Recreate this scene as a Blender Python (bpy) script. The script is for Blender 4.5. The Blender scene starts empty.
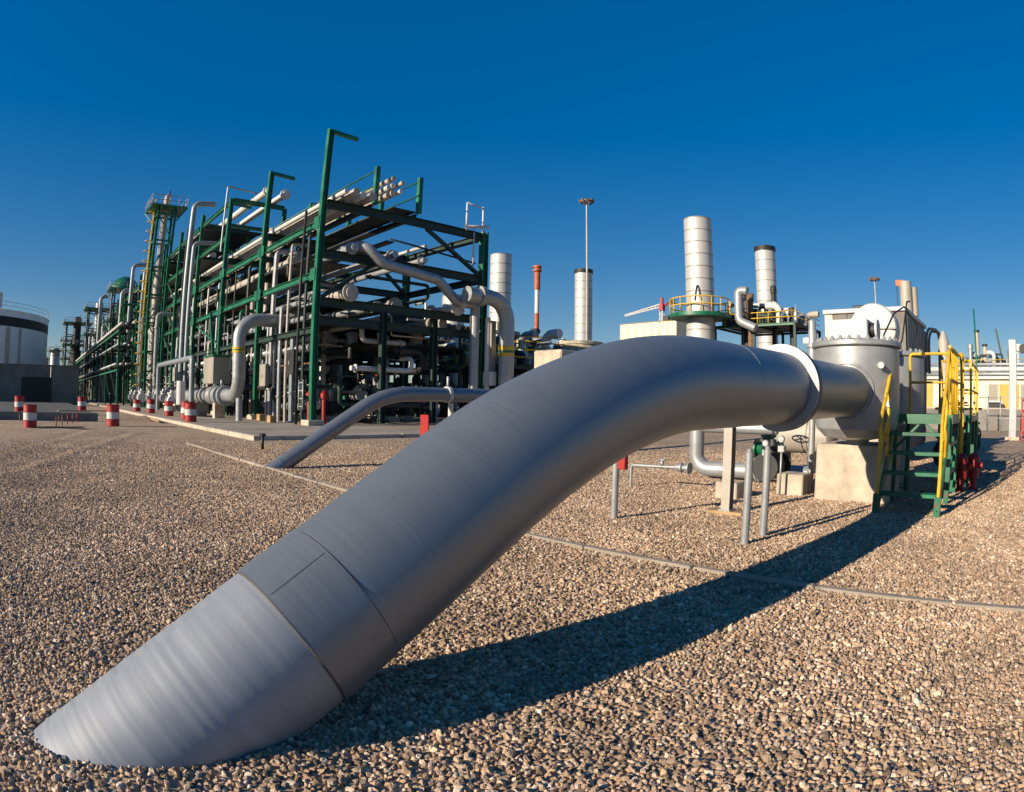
import bpy, math, random
from mathutils import Vector, Matrix, noise
R = math.radians
rnd = random.Random(7)
sc = bpy.context.scene
col = sc.collection

# ------------------------------------------------------------------ camera (fisheye lens), sky, sun, exposure
cd = bpy.data.cameras.new('camera')
cam = bpy.data.objects.new('camera', cd); col.objects.link(cam); sc.camera = cam
cd.type = 'PANO'
cd.sensor_fit = 'HORIZONTAL'; cd.sensor_width = 36.0; cd.sensor_height = 27.84
pc = cd if hasattr(cd, 'panorama_type') else cd.cycles
pc.panorama_type = 'FISHEYE_EQUISOLID'
pc.fisheye_lens = 630.0 / 1024 * 36.0
pc.fisheye_fov = R(180)
cd.clip_start = 0.05; cd.clip_end = 3000
CAM = Vector((2.575, -4.642, 1.5))
cam.matrix_world = Matrix.Translation(CAM) @ Matrix.Rotation(0.805, 4, 'Z') @ Matrix.Rotation(R(90.5), 4, 'X') @ Matrix.Rotation(R(1.0), 4, 'Z')

SUN_AZ, SUN_EL = R(192.0), R(18.5)          # azimuth clockwise from +Y
w = bpy.data.worlds.new('World'); sc.world = w; w.use_nodes = True
nt = w.node_tree; nt.nodes.clear()
sky = nt.nodes.new('ShaderNodeTexSky'); sky.sky_type = 'NISHITA'; sky.sun_disc = False
sky.sun_elevation = SUN_EL; sky.sun_rotation = SUN_AZ
sky.air_density = 1.0; sky.dust_density = 0.05; sky.ozone_density = 4.0; sky.altitude = 0
bg = nt.nodes.new('ShaderNodeBackground'); bg.inputs[1].default_value = 0.132
wo = nt.nodes.new('ShaderNodeOutputWorld')
hs = nt.nodes.new('ShaderNodeHueSaturation'); hs.inputs['Saturation'].default_value = 1.98; hs.inputs['Hue'].default_value = .514; hs.inputs['Value'].default_value = 1.0
gm_ = nt.nodes.new('ShaderNodeGamma'); gm_.inputs[1].default_value = .52; nt.links.new(sky.outputs[0], gm_.inputs[0]); nt.links.new(gm_.outputs[0], hs.inputs['Color']); nt.links.new(hs.outputs[0], bg.inputs[0]); nt.links.new(bg.outputs[0], wo.inputs[0])
sd = bpy.data.lights.new('sun', 'SUN'); sd.energy = 5.0; sd.angle = R(0.5); sd.color = (1.0, 0.85, 0.65)
so = bpy.data.objects.new('sun', sd); col.objects.link(so)
tosun = Vector((math.sin(SUN_AZ) * math.cos(SUN_EL), math.cos(SUN_AZ) * math.cos(SUN_EL), math.sin(SUN_EL)))
so.rotation_euler = tosun.to_track_quat('Z', 'Y').to_euler(); so.location = tosun * 200
sc.view_settings.view_transform = 'Standard'; sc.view_settings.look = 'None'
sc.view_settings.exposure = 0.62; sc.view_settings.gamma = 1.0; sc.view_settings.use_curve_mapping = False
sc.render.engine = 'CYCLES'

# ------------------------------------------------------------------ materials
def L(*links):
    for t, a, b in links: t.links.new(a, b)
def base_mat(name):
    m = bpy.data.materials.new(name); m.use_nodes = True
    t = m.node_tree; b = t.nodes['Principled BSDF']
    return m, t, b
def paint(name, c, rough=.5, metal=0.0, var=.22, scale=2.5, bump=.02, dirt=None, streak=False, chips=0):
    """painted or bare surface with patchy wear; optional streaks running down"""
    m, t, b = base_mat(name); N = t.nodes
    tc = N.new('ShaderNodeTexCoord'); mp = N.new('ShaderNodeMapping')
    t.links.new(tc.outputs['Object'], mp.inputs[0])
    if streak: mp.inputs['Scale'].default_value = (1, 1, .12)
    n1 = N.new('ShaderNodeTexNoise'); n1.inputs['Scale'].default_value = scale; n1.inputs['Detail'].default_value = 7; n1.inputs['Roughness'].default_value = .65
    t.links.new(mp.outputs[0], n1.inputs['Vector'])
    rp = N.new('ShaderNodeValToRGB'); e = rp.color_ramp.elements
    d = dirt or tuple(x * (1 - 2.2 * var) if x * (1 - 2.2 * var) > 0 else 0 for x in c)
    e[0].position = .28; e[0].color = (*d, 1); e[1].position = .62; e[1].color = (*c, 1)
    t.links.new(n1.outputs['Fac'], rp.inputs[0]); src = rp.outputs[0]
    if chips:
        nc = N.new('ShaderNodeTexNoise'); nc.inputs['Scale'].default_value = chips; nc.inputs['Detail'].default_value = 8; nc.inputs['Roughness'].default_value = .7; t.links.new(tc.outputs['Object'], nc.inputs['Vector'])
        cr_ = N.new('ShaderNodeMapRange'); cr_.inputs['From Min'].default_value = .60; cr_.inputs['From Max'].default_value = .64; t.links.new(nc.outputs['Fac'], cr_.inputs[0])
        cm = N.new('ShaderNodeMix'); cm.data_type = 'RGBA'; cm.inputs[7].default_value = (.11, .06, .035, 1); t.links.new(cr_.outputs[0], cm.inputs[0]); t.links.new(src, cm.inputs[6]); src = cm.outputs[2]
    t.links.new(src, b.inputs['Base Color'])
    n2 = N.new('ShaderNodeTexNoise'); n2.inputs['Scale'].default_value = scale * 9; n2.inputs['Detail'].default_value = 4
    t.links.new(tc.outputs['Object'], n2.inputs['Vector'])
    mr = N.new('ShaderNodeMapRange'); mr.inputs['To Min'].default_value = max(.05, rough - .12); mr.inputs['To Max'].default_value = min(1, rough + .15)
    t.links.new(n1.outputs['Fac'], mr.inputs[0]); t.links.new(mr.outputs[0], b.inputs['Roughness'])
    b.inputs['Metallic'].default_value = metal
    if bump:
        bp = N.new('ShaderNodeBump'); bp.inputs['Strength'].default_value = .5; bp.inputs['Distance'].default_value = bump
        t.links.new(n2.outputs['Fac'], bp.inputs['Height']); t.links.new(bp.outputs[0], b.inputs['Normal'])
    return m
def clad(name, c, rough=.36, metal=.85, ring=55, band=(2.2, 5), bw=.35):
    """metal jacket: fine rings round the pipe (UV: u = metres along, v = turn)"""
    m, t, b = base_mat(name); N = t.nodes
    uv = N.new('ShaderNodeUVMap'); mp = N.new('ShaderNodeMapping'); mp.inputs['Scale'].default_value = (ring, 3, 1)
    t.links.new(uv.outputs[0], mp.inputs[0])
    n1 = N.new('ShaderNodeTexNoise'); n1.inputs['Scale'].default_value = 1; n1.inputs['Detail'].default_value = 5; n1.inputs['Roughness'].default_value = .6
    t.links.new(mp.outputs[0], n1.inputs['Vector'])
    mp2 = N.new('ShaderNodeMapping'); mp2.inputs['Scale'].default_value = (*band, 1); t.links.new(uv.outputs[0], mp2.inputs[0])
    n2 = N.new('ShaderNodeTexNoise'); n2.inputs['Scale'].default_value = 1; n2.inputs['Detail'].default_value = 6; t.links.new(mp2.outputs[0], n2.inputs['Vector'])
    # fine speckle of dust
    tc = N.new('ShaderNodeTexCoord'); n3 = N.new('ShaderNodeTexNoise'); n3.inputs['Scale'].default_value = 160; n3.inputs['Detail'].default_value = 3; t.links.new(tc.outputs['Object'], n3.inputs['Vector'])
    mx = N.new('ShaderNodeMix'); mx.data_type = 'RGBA'
    ad = N.new('ShaderNodeMath'); ad.operation = 'MULTIPLY_ADD'; ad.inputs[1].default_value = .55
    t.links.new(n1.outputs['Fac'], ad.inputs[0]); 
    h2 = N.new('ShaderNodeMath'); h2.operation = 'MULTIPLY_ADD'; h2.inputs[1].default_value = bw; t.links.new(n2.outputs['Fac'], h2.inputs[0])
    h3 = N.new('ShaderNodeMath'); h3.operation = 'MULTIPLY'; h3.inputs[1].default_value = .22; t.links.new(n3.outputs['Fac'], h3.inputs[0])
    t.links.new(h3.outputs[0], h2.inputs[2]); t.links.new(h2.outputs[0], ad.inputs[2])
    mx.inputs[6].default_value = (*[x * .70 for x in c], 1); mx.inputs[7].default_value = (*[min(1, x * 1.25) for x in c], 1)
    t.links.new(ad.outputs[0], mx.inputs[0]); t.links.new(mx.outputs[2], b.inputs['Base Color'])
    mr = N.new('ShaderNodeMapRange'); mr.inputs['To Min'].default_value = rough - .1; mr.inputs['To Max'].default_value = rough + .16
    t.links.new(ad.outputs[0], mr.inputs[0]); t.links.new(mr.outputs[0], b.inputs['Roughness'])
    b.inputs['Metallic'].default_value = metal
    bp = N.new('ShaderNodeBump'); bp.inputs['Strength'].default_value = .28; bp.inputs['Distance'].default_value = .003
    t.links.new(n1.outputs['Fac'], bp.inputs['Height']); t.links.new(bp.outputs[0], b.inputs['Normal'])
    return m
def concrete(name, c, scale=3):
    m, t, b = base_mat(name); N = t.nodes
    tc = N.new('ShaderNodeTexCoord')
    n1 = N.new('ShaderNodeTexNoise'); n1.inputs['Scale'].default_value = scale; n1.inputs['Detail'].default_value = 10; n1.inputs['Roughness'].default_value = .7
    n2 = N.new('ShaderNodeTexVoronoi'); n2.inputs['Scale'].default_value = scale * 14
    t.links.new(tc.outputs['Object'], n1.inputs['Vector']); t.links.new(tc.outputs['Object'], n2.inputs['Vector'])
    rp = N.new('ShaderNodeValToRGB'); e = rp.color_ramp.elements
    e[0].position = .3; e[0].color = (*[x * .55 for x in c], 1); e[1].position = .7; e[1].color = (*[min(1, x * 1.15) for x in c], 1)
    t.links.new(n1.outputs['Fac'], rp.inputs[0]); t.links.new(rp.outputs[0], b.inputs['Base Color'])
    b.inputs['Roughness'].default_value = .92
    bp = N.new('ShaderNodeBump'); bp.inputs['Distance'].default_value = .012; bp.inputs['Strength'].default_value = .6
    t.links.new(n1.outputs['Fac'], bp.inputs['Height']); t.links.new(bp.outputs[0], b.inputs['Normal'])
    return m
def gravel_ground(name):
    """gravel seen from afar: stone cells, each its own tone, joints lower"""
    m, t, b = base_mat(name); N = t.nodes
    tc = N.new('ShaderNodeTexCoord')
    nz = N.new('ShaderNodeTexNoise'); nz.inputs['Scale'].default_value = 14; nz.inputs['Detail'].default_value = 2
    mixv = N.new('ShaderNodeMix'); mixv.data_type = 'VECTOR'; mixv.inputs[0].default_value = .012
    t.links.new(tc.outputs['Object'], nz.inputs['Vector']); t.links.new(tc.outputs['Object'], mixv.inputs[4]); t.links.new(nz.outputs['Color'], mixv.inputs[5])
    v = N.new('ShaderNodeTexVoronoi'); v.inputs['Scale'].default_value = 27; t.links.new(mixv.outputs[1], v.inputs['Vector'])
    sep = N.new('ShaderNodeSeparateColor'); t.links.new(v.outputs['Color'], sep.inputs[0])
    rp = N.new('ShaderNodeValToRGB'); stones(rp)
    t.links.new(sep.outputs[0], rp.inputs[0])
    big = N.new('ShaderNodeTexNoise'); big.inputs['Scale'].default_value = .35; big.inputs['Detail'].default_value = 6; t.links.new(tc.outputs['Object'], big.inputs['Vector'])
    mr = N.new('ShaderNodeMapRange'); mr.inputs['From Min'].default_value = .3; mr.inputs['From Max'].default_value = .7; mr.inputs['To Min'].default_value = .8; mr.inputs['To Max'].default_value = 1.12
    t.links.new(big.outputs['Fac'], mr.inputs[0])
    mul = N.new('ShaderNodeMix'); mul.data_type = 'RGBA'; mul.blend_type = 'MULTIPLY'; mul.inputs[0].default_value = 1
    t.links.new(rp.outputs[0], mul.inputs[6]); t.links.new(mr.outputs[0], mul.inputs[7]); t.links.new(mul.outputs[2], b.inputs['Base Color'])
    b.inputs['Roughness'].default_value = .95
    inv = N.new('ShaderNodeMath'); inv.operation = 'SUBTRACT'; inv.inputs[0].default_value = 1; t.links.new(v.outputs['Distance'], inv.inputs[1])
    ad = N.new('ShaderNodeMath'); ad.operation = 'ADD'; t.links.new(inv.outputs[0], ad.inputs[0]); t.links.new(sep.outputs[1], ad.inputs[1])
    bp = N.new('ShaderNodeBump'); bp.inputs['Distance'].default_value = .022; bp.inputs['Strength'].default_value = .9
    t.links.new(ad.outputs[0], bp.inputs['Height']); t.links.new(bp.outputs[0], b.inputs['Normal'])
    return m
def stones(rp):
    cr = rp.color_ramp; e = cr.elements
    e[0].position = 0; e[0].color = (.12, .09, .065, 1); e[1].position = 1; e[1].color = (.68, .56, .44, 1)
    for p, c in ((.12, (.26, .178, .115)), (.28, (.38, .255, .165)), (.43, (.30, .235, .175)), (.58, (.49, .325, .20)), (.73, (.42, .31, .225)), (.87, (.56, .41, .28))):
        x = e.new(p); x.color = (*c, 1)
def stone_mat(name):
    m, t, b = base_mat(name); N = t.nodes
    oi = N.new('ShaderNodeObjectInfo'); rp = N.new('ShaderNodeValToRGB'); stones(rp)
    t.links.new(oi.outputs['Random'], rp.inputs[0])
    tc = N.new('ShaderNodeTexCoord'); n = N.new('ShaderNodeTexNoise'); n.inputs['Scale'].default_value = 3; n.inputs['Detail'].default_value = 4; t.links.new(tc.outputs['Object'], n.inputs['Vector'])
    mr = N.new('ShaderNodeMapRange'); mr.inputs['To Min'].default_value = .7; mr.inputs['To Max'].default_value = 1.3; t.links.new(n.outputs['Fac'], mr.inputs[0])
    gp_ = N.new('ShaderNodeNewGeometry'); nb = N.new('ShaderNodeTexNoise'); nb.inputs['Scale'].default_value = .7; nb.inputs['Detail'].default_value = 5; t.links.new(gp_.outputs['Position'], nb.inputs['Vector'])
    mb_ = N.new('ShaderNodeMapRange'); mb_.inputs['From Min'].default_value = .3; mb_.inputs['From Max'].default_value = .7; mb_.inputs['To Min'].default_value = .72; mb_.inputs['To Max'].default_value = 1.2; t.links.new(nb.outputs['Fac'], mb_.inputs[0])
    mm = N.new('ShaderNodeMath'); mm.operation = 'MULTIPLY'; t.links.new(mr.outputs[0], mm.inputs[0]); t.links.new(mb_.outputs[0], mm.inputs[1]); mr = mm
    mul = N.new('ShaderNodeMix'); mul.data_type = 'RGBA'; mul.blend_type = 'MULTIPLY'; mul.inputs[0].default_value = 1
    t.links.new(rp.outputs[0], mul.inputs[6]); t.links.new(mr.outputs[0], mul.inputs[7]); t.links.new(mul.outputs[2], b.inputs['Base Color'])
    b.inputs['Roughness'].default_value = .85
    return m

M = dict(
    jacket=clad('pipe_jacket', (.192, .214, .240), .38, .5, ring=48),
    jacket_low=clad('buried_jacket', (.245, .266, .30), .47, .36, ring=26, band=(11, .9), bw=.8),
    seam=paint('seam_sealant', (.09, .09, .095), .6, .2, .2, 20, .001),
    collar=paint('collar_paint', (.40, .40, .40), .45, .1, .1, 6, .002),
    galv=paint('grey_pipe_paint', (.34, .355, .37), .42, .35, .12, 3, .003),
    bluegrey=paint('blue_grey_pipe_paint', (.24, .275, .30), .45, .2, .15, 2, .003),
    white=paint('white_paint', (.57, .56, .545), .5, 0, .08, 1.5, .002, streak=True),
    alu=paint('stack_aluminium', (.53, .525, .51), .5, .25, .12, .5, .004, streak=True),
    beige=paint('beige_insulation', (.42, .385, .335), .6, .1, .14, 1.5, .004),
    green=paint('green_paint', (.004, .15, .072), .42, 0, .28, 1.2, .003, chips=4),
    dkgreen=paint('shaded_green_paint', (.008, .034, .026), .55, 0, .25, .8, .004),  # the green darkened to carry the shade on inner rack steel
    steel=paint('dark_steel', (.03, .033, .035), .55, .3, .2, 1.4, .004),
    black=paint('black_rubber', (.012, .012, .012), .6, 0, .1, 3, .002),
    yellow=paint('yellow_paint', (.70, .43, .02), .5, 0, .2, 3, .002, chips=9),
    red=paint('red_paint', (.36, .012, .012), .5, 0, .22, 3, .003, chips=6),
    orange=paint('orange_paint', (.52, .12, .035), .6, 0, .25, 3, .003, chips=2),
    ochre=paint('ochre_panel', (.55, .33, .06), .6, 0, .15, .6, .003, streak=True),
    rust=paint('rusty_metal', (.22, .13, .08), .8, .1, .25, 4, .006),
    cream=paint('cream_panel', (.78, .68, .46), .6, 0, .07, .4, .003, streak=True),
    panel=paint('ribbed_grey_panel', (.29, .265, .225), .6, .1, .15, 1.0, .003, streak=True),
    bandwhite=paint('tank_white', (.80, .80, .79), .5, 0, .06, .25, .003, streak=True),
    conc=concrete('light_concrete', (.50, .43, .34), 2.2),
    concd=concrete('grey_concrete', (.20, .19, .175), .6),
    slab=concrete('slab_concrete', (.34, .29, .235), .5),
    timber=paint('timber', (.42, .27, .14), .8, 0, .2, 3, .006),
    asph=concrete('asphalt', (.09, .09, .092), .8),
    ground=gravel_ground('gravel_ground'),
    stone=stone_mat('gravel_stone'),
)

# ------------------------------------------------------------------ mesh tools
class MB:
    def __init__(s): s.v = []; s.f = []; s.uv = {}; s.sm = set()
    def add(s, vs, fs, smooth=False, uvs=None):
        o = len(s.v); s.v += [tuple(v) for v in vs]
        for i, f in enumerate(fs):
            if smooth: s.sm.add(len(s.f))
            if uvs: s.uv[len(s.f)] = uvs[i]
            s.f.append(tuple(o + k for k in f))
        return s
    def box(s, x0, x1, y0, y1, z0, z1, bev=0.0):
        if x0 > x1: x0, x1 = x1, x0
        if y0 > y1: y0, y1 = y1, y0
        if z0 > z1: z0, z1 = z1, z0
        b = min(bev, (x1-x0)/3, (y1-y0)/3, (z1-z0)/3)
        if b <= 0:
            v = [(x, y, z) for x in (x0, x1) for y in (y0, y1) for z in (z0, z1)]
            return s.add(v, [(0,1,3,2), (4,6,7,5), (0,4,5,1), (2,3,7,6), (0,2,6,4), (1,5,7,3)])
        # chamfered box: three inset rectangles per axis
        vs = []; idx = {}
        def p(x, y, z):
            idx.setdefault((x, y, z), len(vs))
            if idx[(x, y, z)] == len(vs): vs.append((x, y, z))
            return idx[(x, y, z)]
        X, Y, Z = (x0, x0+b, x1-b, x1), (y0, y0+b, y1-b, y1), (z0, z0+b, z1-b, z1)
        F = []
        F.append([p(X[0],Y[1],Z[1]),p(X[0],Y[1],Z[2]),p(X[0],Y[2],Z[2]),p(X[0],Y[2],Z[1])])
        F.append([p(X[3],Y[1],Z[1]),p(X[3],Y[2],Z[1]),p(X[3],Y[2],Z[2]),p(X[3],Y[1],Z[2])])
        F.append([p(X[1],Y[0],Z[1]),p(X[2],Y[0],Z[1]),p(X[2],Y[0],Z[2]),p(X[1],Y[0],Z[2])])
        F.append([p(X[1],Y[3],Z[1]),p(X[1],Y[3],Z[2]),p(X[2],Y[3],Z[2]),p(X[2],Y[3],Z[1])])
        F.append([p(X[1],Y[1],Z[0]),p(X[1],Y[2],Z[0]),p(X[2],Y[2],Z[0]),p(X[2],Y[1],Z[0])])
        F.append([p(X[1],Y[1],Z[3]),p(X[2],Y[1],Z[3]),p(X[2],Y[2],Z[3]),p(X[1],Y[2],Z[3])])
        for a in (0, 3):
            i = 1 if a == 0 else 2
            for c in (0, 3):
                j = 1 if c == 0 else 2
                F.append([p(X[a],Y[j],Z[1]),p(X[i],Y[c],Z[1]),p(X[i],Y[c],Z[2]),p(X[a],Y[j],Z[2])])
                F.append([p(X[a],Y[1],Z[j]),p(X[a],Y[2],Z[j]),p(X[i],Y[2],Z[c]),p(X[i],Y[1],Z[c])])
                F.append([p(X[1],Y[a],Z[j]),p(X[2],Y[a],Z[j]),p(X[2],Y[i],Z[c]),p(X[1],Y[i],Z[c])])
                for e in (0, 3):
                    k = 1 if e == 0 else 2
                    F.append([p(X[a],Y[j],Z[k]),p(X[i],Y[c],Z[k]),p(X[i],Y[j],Z[e])])
        return s.add(vs, F)
    def tube(s, path, r, n=16, caps=True, smooth=True, closed=False):
        P = [Vector(p) for p in path]; m = len(P)
        rs = r if isinstance(r, (list, tuple)) else [r]*m
        T = []
        for i in range(m):
            a = P[i-1] if (i > 0 or closed) else P[i]; b = P[(i+1) % m] if (i < m-1 or closed) else P[i]
            T.append((b-a).normalized())
        ref = Vector((0,0,1)) if abs(T[0].z) < .9 else Vector((0,1,0))
        U = (ref - T[0]*ref.dot(T[0])).normalized()
        vs = []; dist = 0; ds = []
        for i in range(m):
            if i: dist += (P[i]-P[i-1]).length
            ds.append(dist)
            U = (U - T[i]*U.dot(T[i])).normalized(); V = T[i].cross(U)
            for k in range(n):
                a = 2*math.pi*k/n
                vs.append(P[i] + (U*math.cos(a) + V*math.sin(a))*rs[i])
        fs = []; uvs = []
        for i in range(m if closed else m-1):
            j = (i+1) % m
            for k in range(n):
                k2 = (k+1) % n
                fs.append((i*n+k, j*n+k, j*n+k2, i*n+k2)[::-1])
                uvs.append([(ds[i], (k+1)/n), (ds[j], (k+1)/n), (ds[j], k/n), (ds[i], k/n)])
        s.add(vs, fs, smooth, uvs)
        if caps and not closed:
            o = len(s.v) - m*n
            s.f.append(tuple(o+k for k in range(n))); s.f.append(tuple(o+(m-1)*n+k for k in range(n))[::-1])
        return s
    def cyl(s, a, b, r, n=12, r2=None, caps=True): return s.tube([a, b], [r, r if r2 is None else r2], n, caps)
    def lathe(s, c, prof, n=32, axis='Z', smooth=True):
        """prof: (radius, height) pairs along axis from c"""
        vs = []; fs = []
        for (r, h) in prof:
            for k in range(n):
                a = 2*math.pi*k/n
                x, y = r*math.cos(a), r*math.sin(a)
                if axis == 'Z': vs.append((c[0]+x, c[1]+y, c[2]+h))
                elif axis == 'Y': vs.append((c[0]+y, c[1]+h, c[2]+x))
                else: vs.append((c[0]+h, c[1]+x, c[2]+y))
        m = len(prof)
        for i in range(m-1):
            for k in range(n):
                k2 = (k+1) % n
                fs.append((i*n+k, i*n+k2, (i+1)*n+k2, (i+1)*n+k))
        s.add(vs, fs, smooth)
        o = len(s.v)-m*n
        if prof[0][0] > 1e-4: s.f.append(tuple(o+k for k in range(n))[::-1])
        if prof[-1][0] > 1e-4: s.f.append(tuple(o+(m-1)*n+k for k in range(n)))
        return s
    def hbeam(s, a, b, w, d, up=(0,0,1), tf=None):
        """H section from a to b: flange width w, depth d measured along up"""
        a, b = Vector(a), Vector(b); t = (b-a).normalized(); up = Vector(up)
        u = (up - t*up.dot(t)).normalized(); v = t.cross(u); tf = tf or d*.09; tw = w*.08
        for (p0, p1, q0, q1) in ((-d/2, -d/2+tf, -w/2, w/2), (d/2-tf, d/2, -w/2, w/2), (-d/2+tf, d/2-tf, -tw/2, tw/2)):
            vs = [e + u*p + v*q for e in (a, b) for p in (p0, p1) for q in (q0, q1)]
            s.add(vs, [(0,1,3,2), (4,6,7,5), (0,4,5,1), (2,3,7,6), (0,2,6,4), (1,5,7,3)])
        return s
    def bar(s, a, b, w, d=None, up=(0,0,1)):
        a, b = Vector(a), Vector(b); t = (b-a).normalized(); up = Vector(up); d = d or w
        if abs(t.dot(up)) > .98: up = Vector((0,1,0))
        u = (up - t*up.dot(t)).normalized(); v = t.cross(u)
        vs = [e + u*p + v*q for e in (a, b) for p in (-d/2, d/2) for q in (-w/2, w/2)]
        return s.add(vs, [(0,1,3,2), (4,6,7,5), (0,4,5,1), (2,3,7,6), (0,2,6,4), (1,5,7,3)])
    def mesh(s, name, off=Vector((0,0,0))):
        me = bpy.data.meshes.new(name)
        me.from_pydata([(v[0]-off.x, v[1]-off.y, v[2]-off.z) for v in s.v], [], s.f)
        if s.uv:
            ul = me.uv_layers.new(name='UVMap')
            for i, p in enumerate(me.polygons):
                q = s.uv.get(i)
                if q:
                    for li, c in zip(p.loop_indices, q): ul.data[li].uv = c
        if s.sm:
            for i in s.sm: me.polygons[i].use_smooth = True
        import bmesh
        bm = bmesh.new(); bm.from_mesh(me); bmesh.ops.recalc_face_normals(bm, faces=bm.faces)
        for e in bm.edges:
            if e.calc_face_angle(0) > .55: e.smooth = False
        bm.to_mesh(me); bm.free()
        return me
    def build(s, name, mat, parent=None, label=None):
        off = Vector((0,0,0)); p = parent
        while p: off += p.location; p = p.parent
        me = s.mesh(name, off); me.materials.append(M[mat] if isinstance(mat, str) else mat)
        o = bpy.data.objects.new(name, me); col.objects.link(o)
        if parent: o.parent = parent
        if label: o['label'] = label
        return o
def tag(o, label=None, cat=None, group=None, kind=None):
    if label: o['label'] = label
    if cat: o['category'] = cat
    if group: o['group'] = group
    if kind: o['kind'] = kind
    return o
def thing(name, label, cat, loc=(0,0,0), group=None):
    o = bpy.data.objects.new(name, None); col.objects.link(o); o.location = loc; o.empty_display_size = .3
    return tag(o, label, cat, group)
def solo(name, mb, mat, label, cat, group=None, origin=None):
    """a thing that is one mesh, its origin at its base"""
    if origin is None:
        xs = [v[0] for v in mb.v]; ys = [v[1] for v in mb.v]; zs = [v[2] for v in mb.v]
        origin = ((min(xs)+max(xs))/2, (min(ys)+max(ys))/2, min(zs))
    off = Vector(origin); me = mb.mesh(name, off); me.materials.append(M[mat])
    o = bpy.data.objects.new(name, me); col.objects.link(o); o.location = off
    return tag(o, label, cat, group)
def copy_tree(o, loc=None, parent=None, label=None, rotz=None, scale=None):
    c = o.copy(); col.objects.link(c); c.parent = parent
    if loc is not None: c.location = loc
    if rotz is not None: c.rotation_euler.z = rotz
    if scale is not None: c.scale = scale
    if label: c['label'] = label
    for ch in list(o.children): copy_tree(ch, parent=c)
    return c
def fillet(pts, r, n=8):
    """polyline with rounded corners"""
    P = [Vector(p) for p in pts]; out = [P[0]]
    rr = r if isinstance(r, (list, tuple)) else [r]*len(P)
    for i in range(1, len(P)-1):
        a, b, c = P[i-1], P[i], P[i+1]; u = (a-b); v = (c-b); lu, lv = u.length, v.length; u /= lu; v /= lv
        ang = u.angle(v)
        if ang > 3.1: continue
        d = min(rr[i]/math.tan(ang/2), lu*.49, lv*.49); q = d*math.tan(ang/2)
        ctr = b + (u+v).normalized()*(q/math.sin(ang/2))
        s0 = b+u*d; s1 = b+v*d; w0 = s0-ctr; w1 = s1-ctr; th = w0.angle(w1)
        for k in range(n+1):
            t = k/n; out.append(ctr + (w0*math.sin((1-t)*th) + w1*math.sin(t*th))/math.sin(th))
    out.append(P[-1]); return out
def pipe(name, label, pts, r, mat, cat='pipe', group=None, bend=None, n=14, flanges=(), bands=(), fmat=None, frad=1.55, open_end=False):
    """a pipe run as a thing; flanges: (point, direction) pairs become parts"""
    path = fillet(pts, bend or r*3, 7) if len(pts) > 2 else pts
    if not flanges and not bands:
        mb = MB().tube(path, r, n)
        return solo(name, mb, mat, label, cat, group, origin=tuple(min(pts, key=lambda p: p[2])))
    base = min(pts, key=lambda p: p[2]); t = thing(name, label, cat, tuple(base), group)
    MB().tube(path, r, n).build('pipe_body', mat, t)
    for p, d in flanges:
        p = Vector(p); d = Vector(d).normalized()
        MB().tube([p-d*r*.32, p-d*.012, p-d*.012, p+d*.012, p+d*.012, p+d*r*.32], [r*frad, r*frad, r*frad*.93, r*frad*.93, r*frad, r*frad], n+6).build('flange', fmat or mat, t)
    for p, d, wd, bm in bands:
        p = Vector(p); d = Vector(d).normalized()
        MB().tube([p-d*wd/2, p+d*wd/2], r*1.02, n+4).build('marking_band', bm, t)
    return t
def flanged_valve(name, label, c, r, axis, mat, wheel, group=None, cat='valve'):
    """gate valve: body, two flanges, bonnet, stem and hand wheel"""
    c = Vector(c); d = Vector((1,0,0)) if axis == 'x' else Vector((0,1,0))
    t = thing(name, label, cat, tuple(c - Vector((0,0,r*1.6))), group)
    MB().tube([c-d*r*2, c-d*r*1.2, c-d*r*.5, c+d*r*.5, c+d*r*1.2, c+d*r*2], [r, r*1.05, r*1.45, r*1.45, r*1.05, r], 14).build('valve_body', mat, t)
    for s in (-1, 1):
        MB().cyl(c+d*s*r*1.85, c+d*s*r*2.2, r*1.6, 16).build('flange', mat, t)
    MB().tube([c, c+Vector((0,0,r*1.9)), c+Vector((0,0,r*1.9)), c+Vector((0,0,r*2.3)), c+Vector((0,0,r*2.3)), c+Vector((0,0,r*3))], [r*1.1, r*.95, r*1.3, r*1.3, r*.55, r*.4], 12).build('bonnet', mat, t)
    st = MB().cyl(c+Vector((0,0,r*2.9)), c+Vector((0,0,r*5.2)), r*.13, 8).build('stem', 'steel', t)
    zc = c+Vector((0,0,r*4.7)); ring = [zc+Vector((math.cos(a), math.sin(a), 0))*r*1.6 for a in [2*math.pi*k/18 for k in range(18)]]
    wb = MB().tube(ring, r*.14, 6, closed=True)
    for k in range(4):
        a = math.pi/2*k+.4; wb.cyl(zc, zc+Vector((math.cos(a), math.sin(a), 0))*r*1.6, r*.09, 6)
    wb.build('hand_wheel', wheel, t)
    return t

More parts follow.
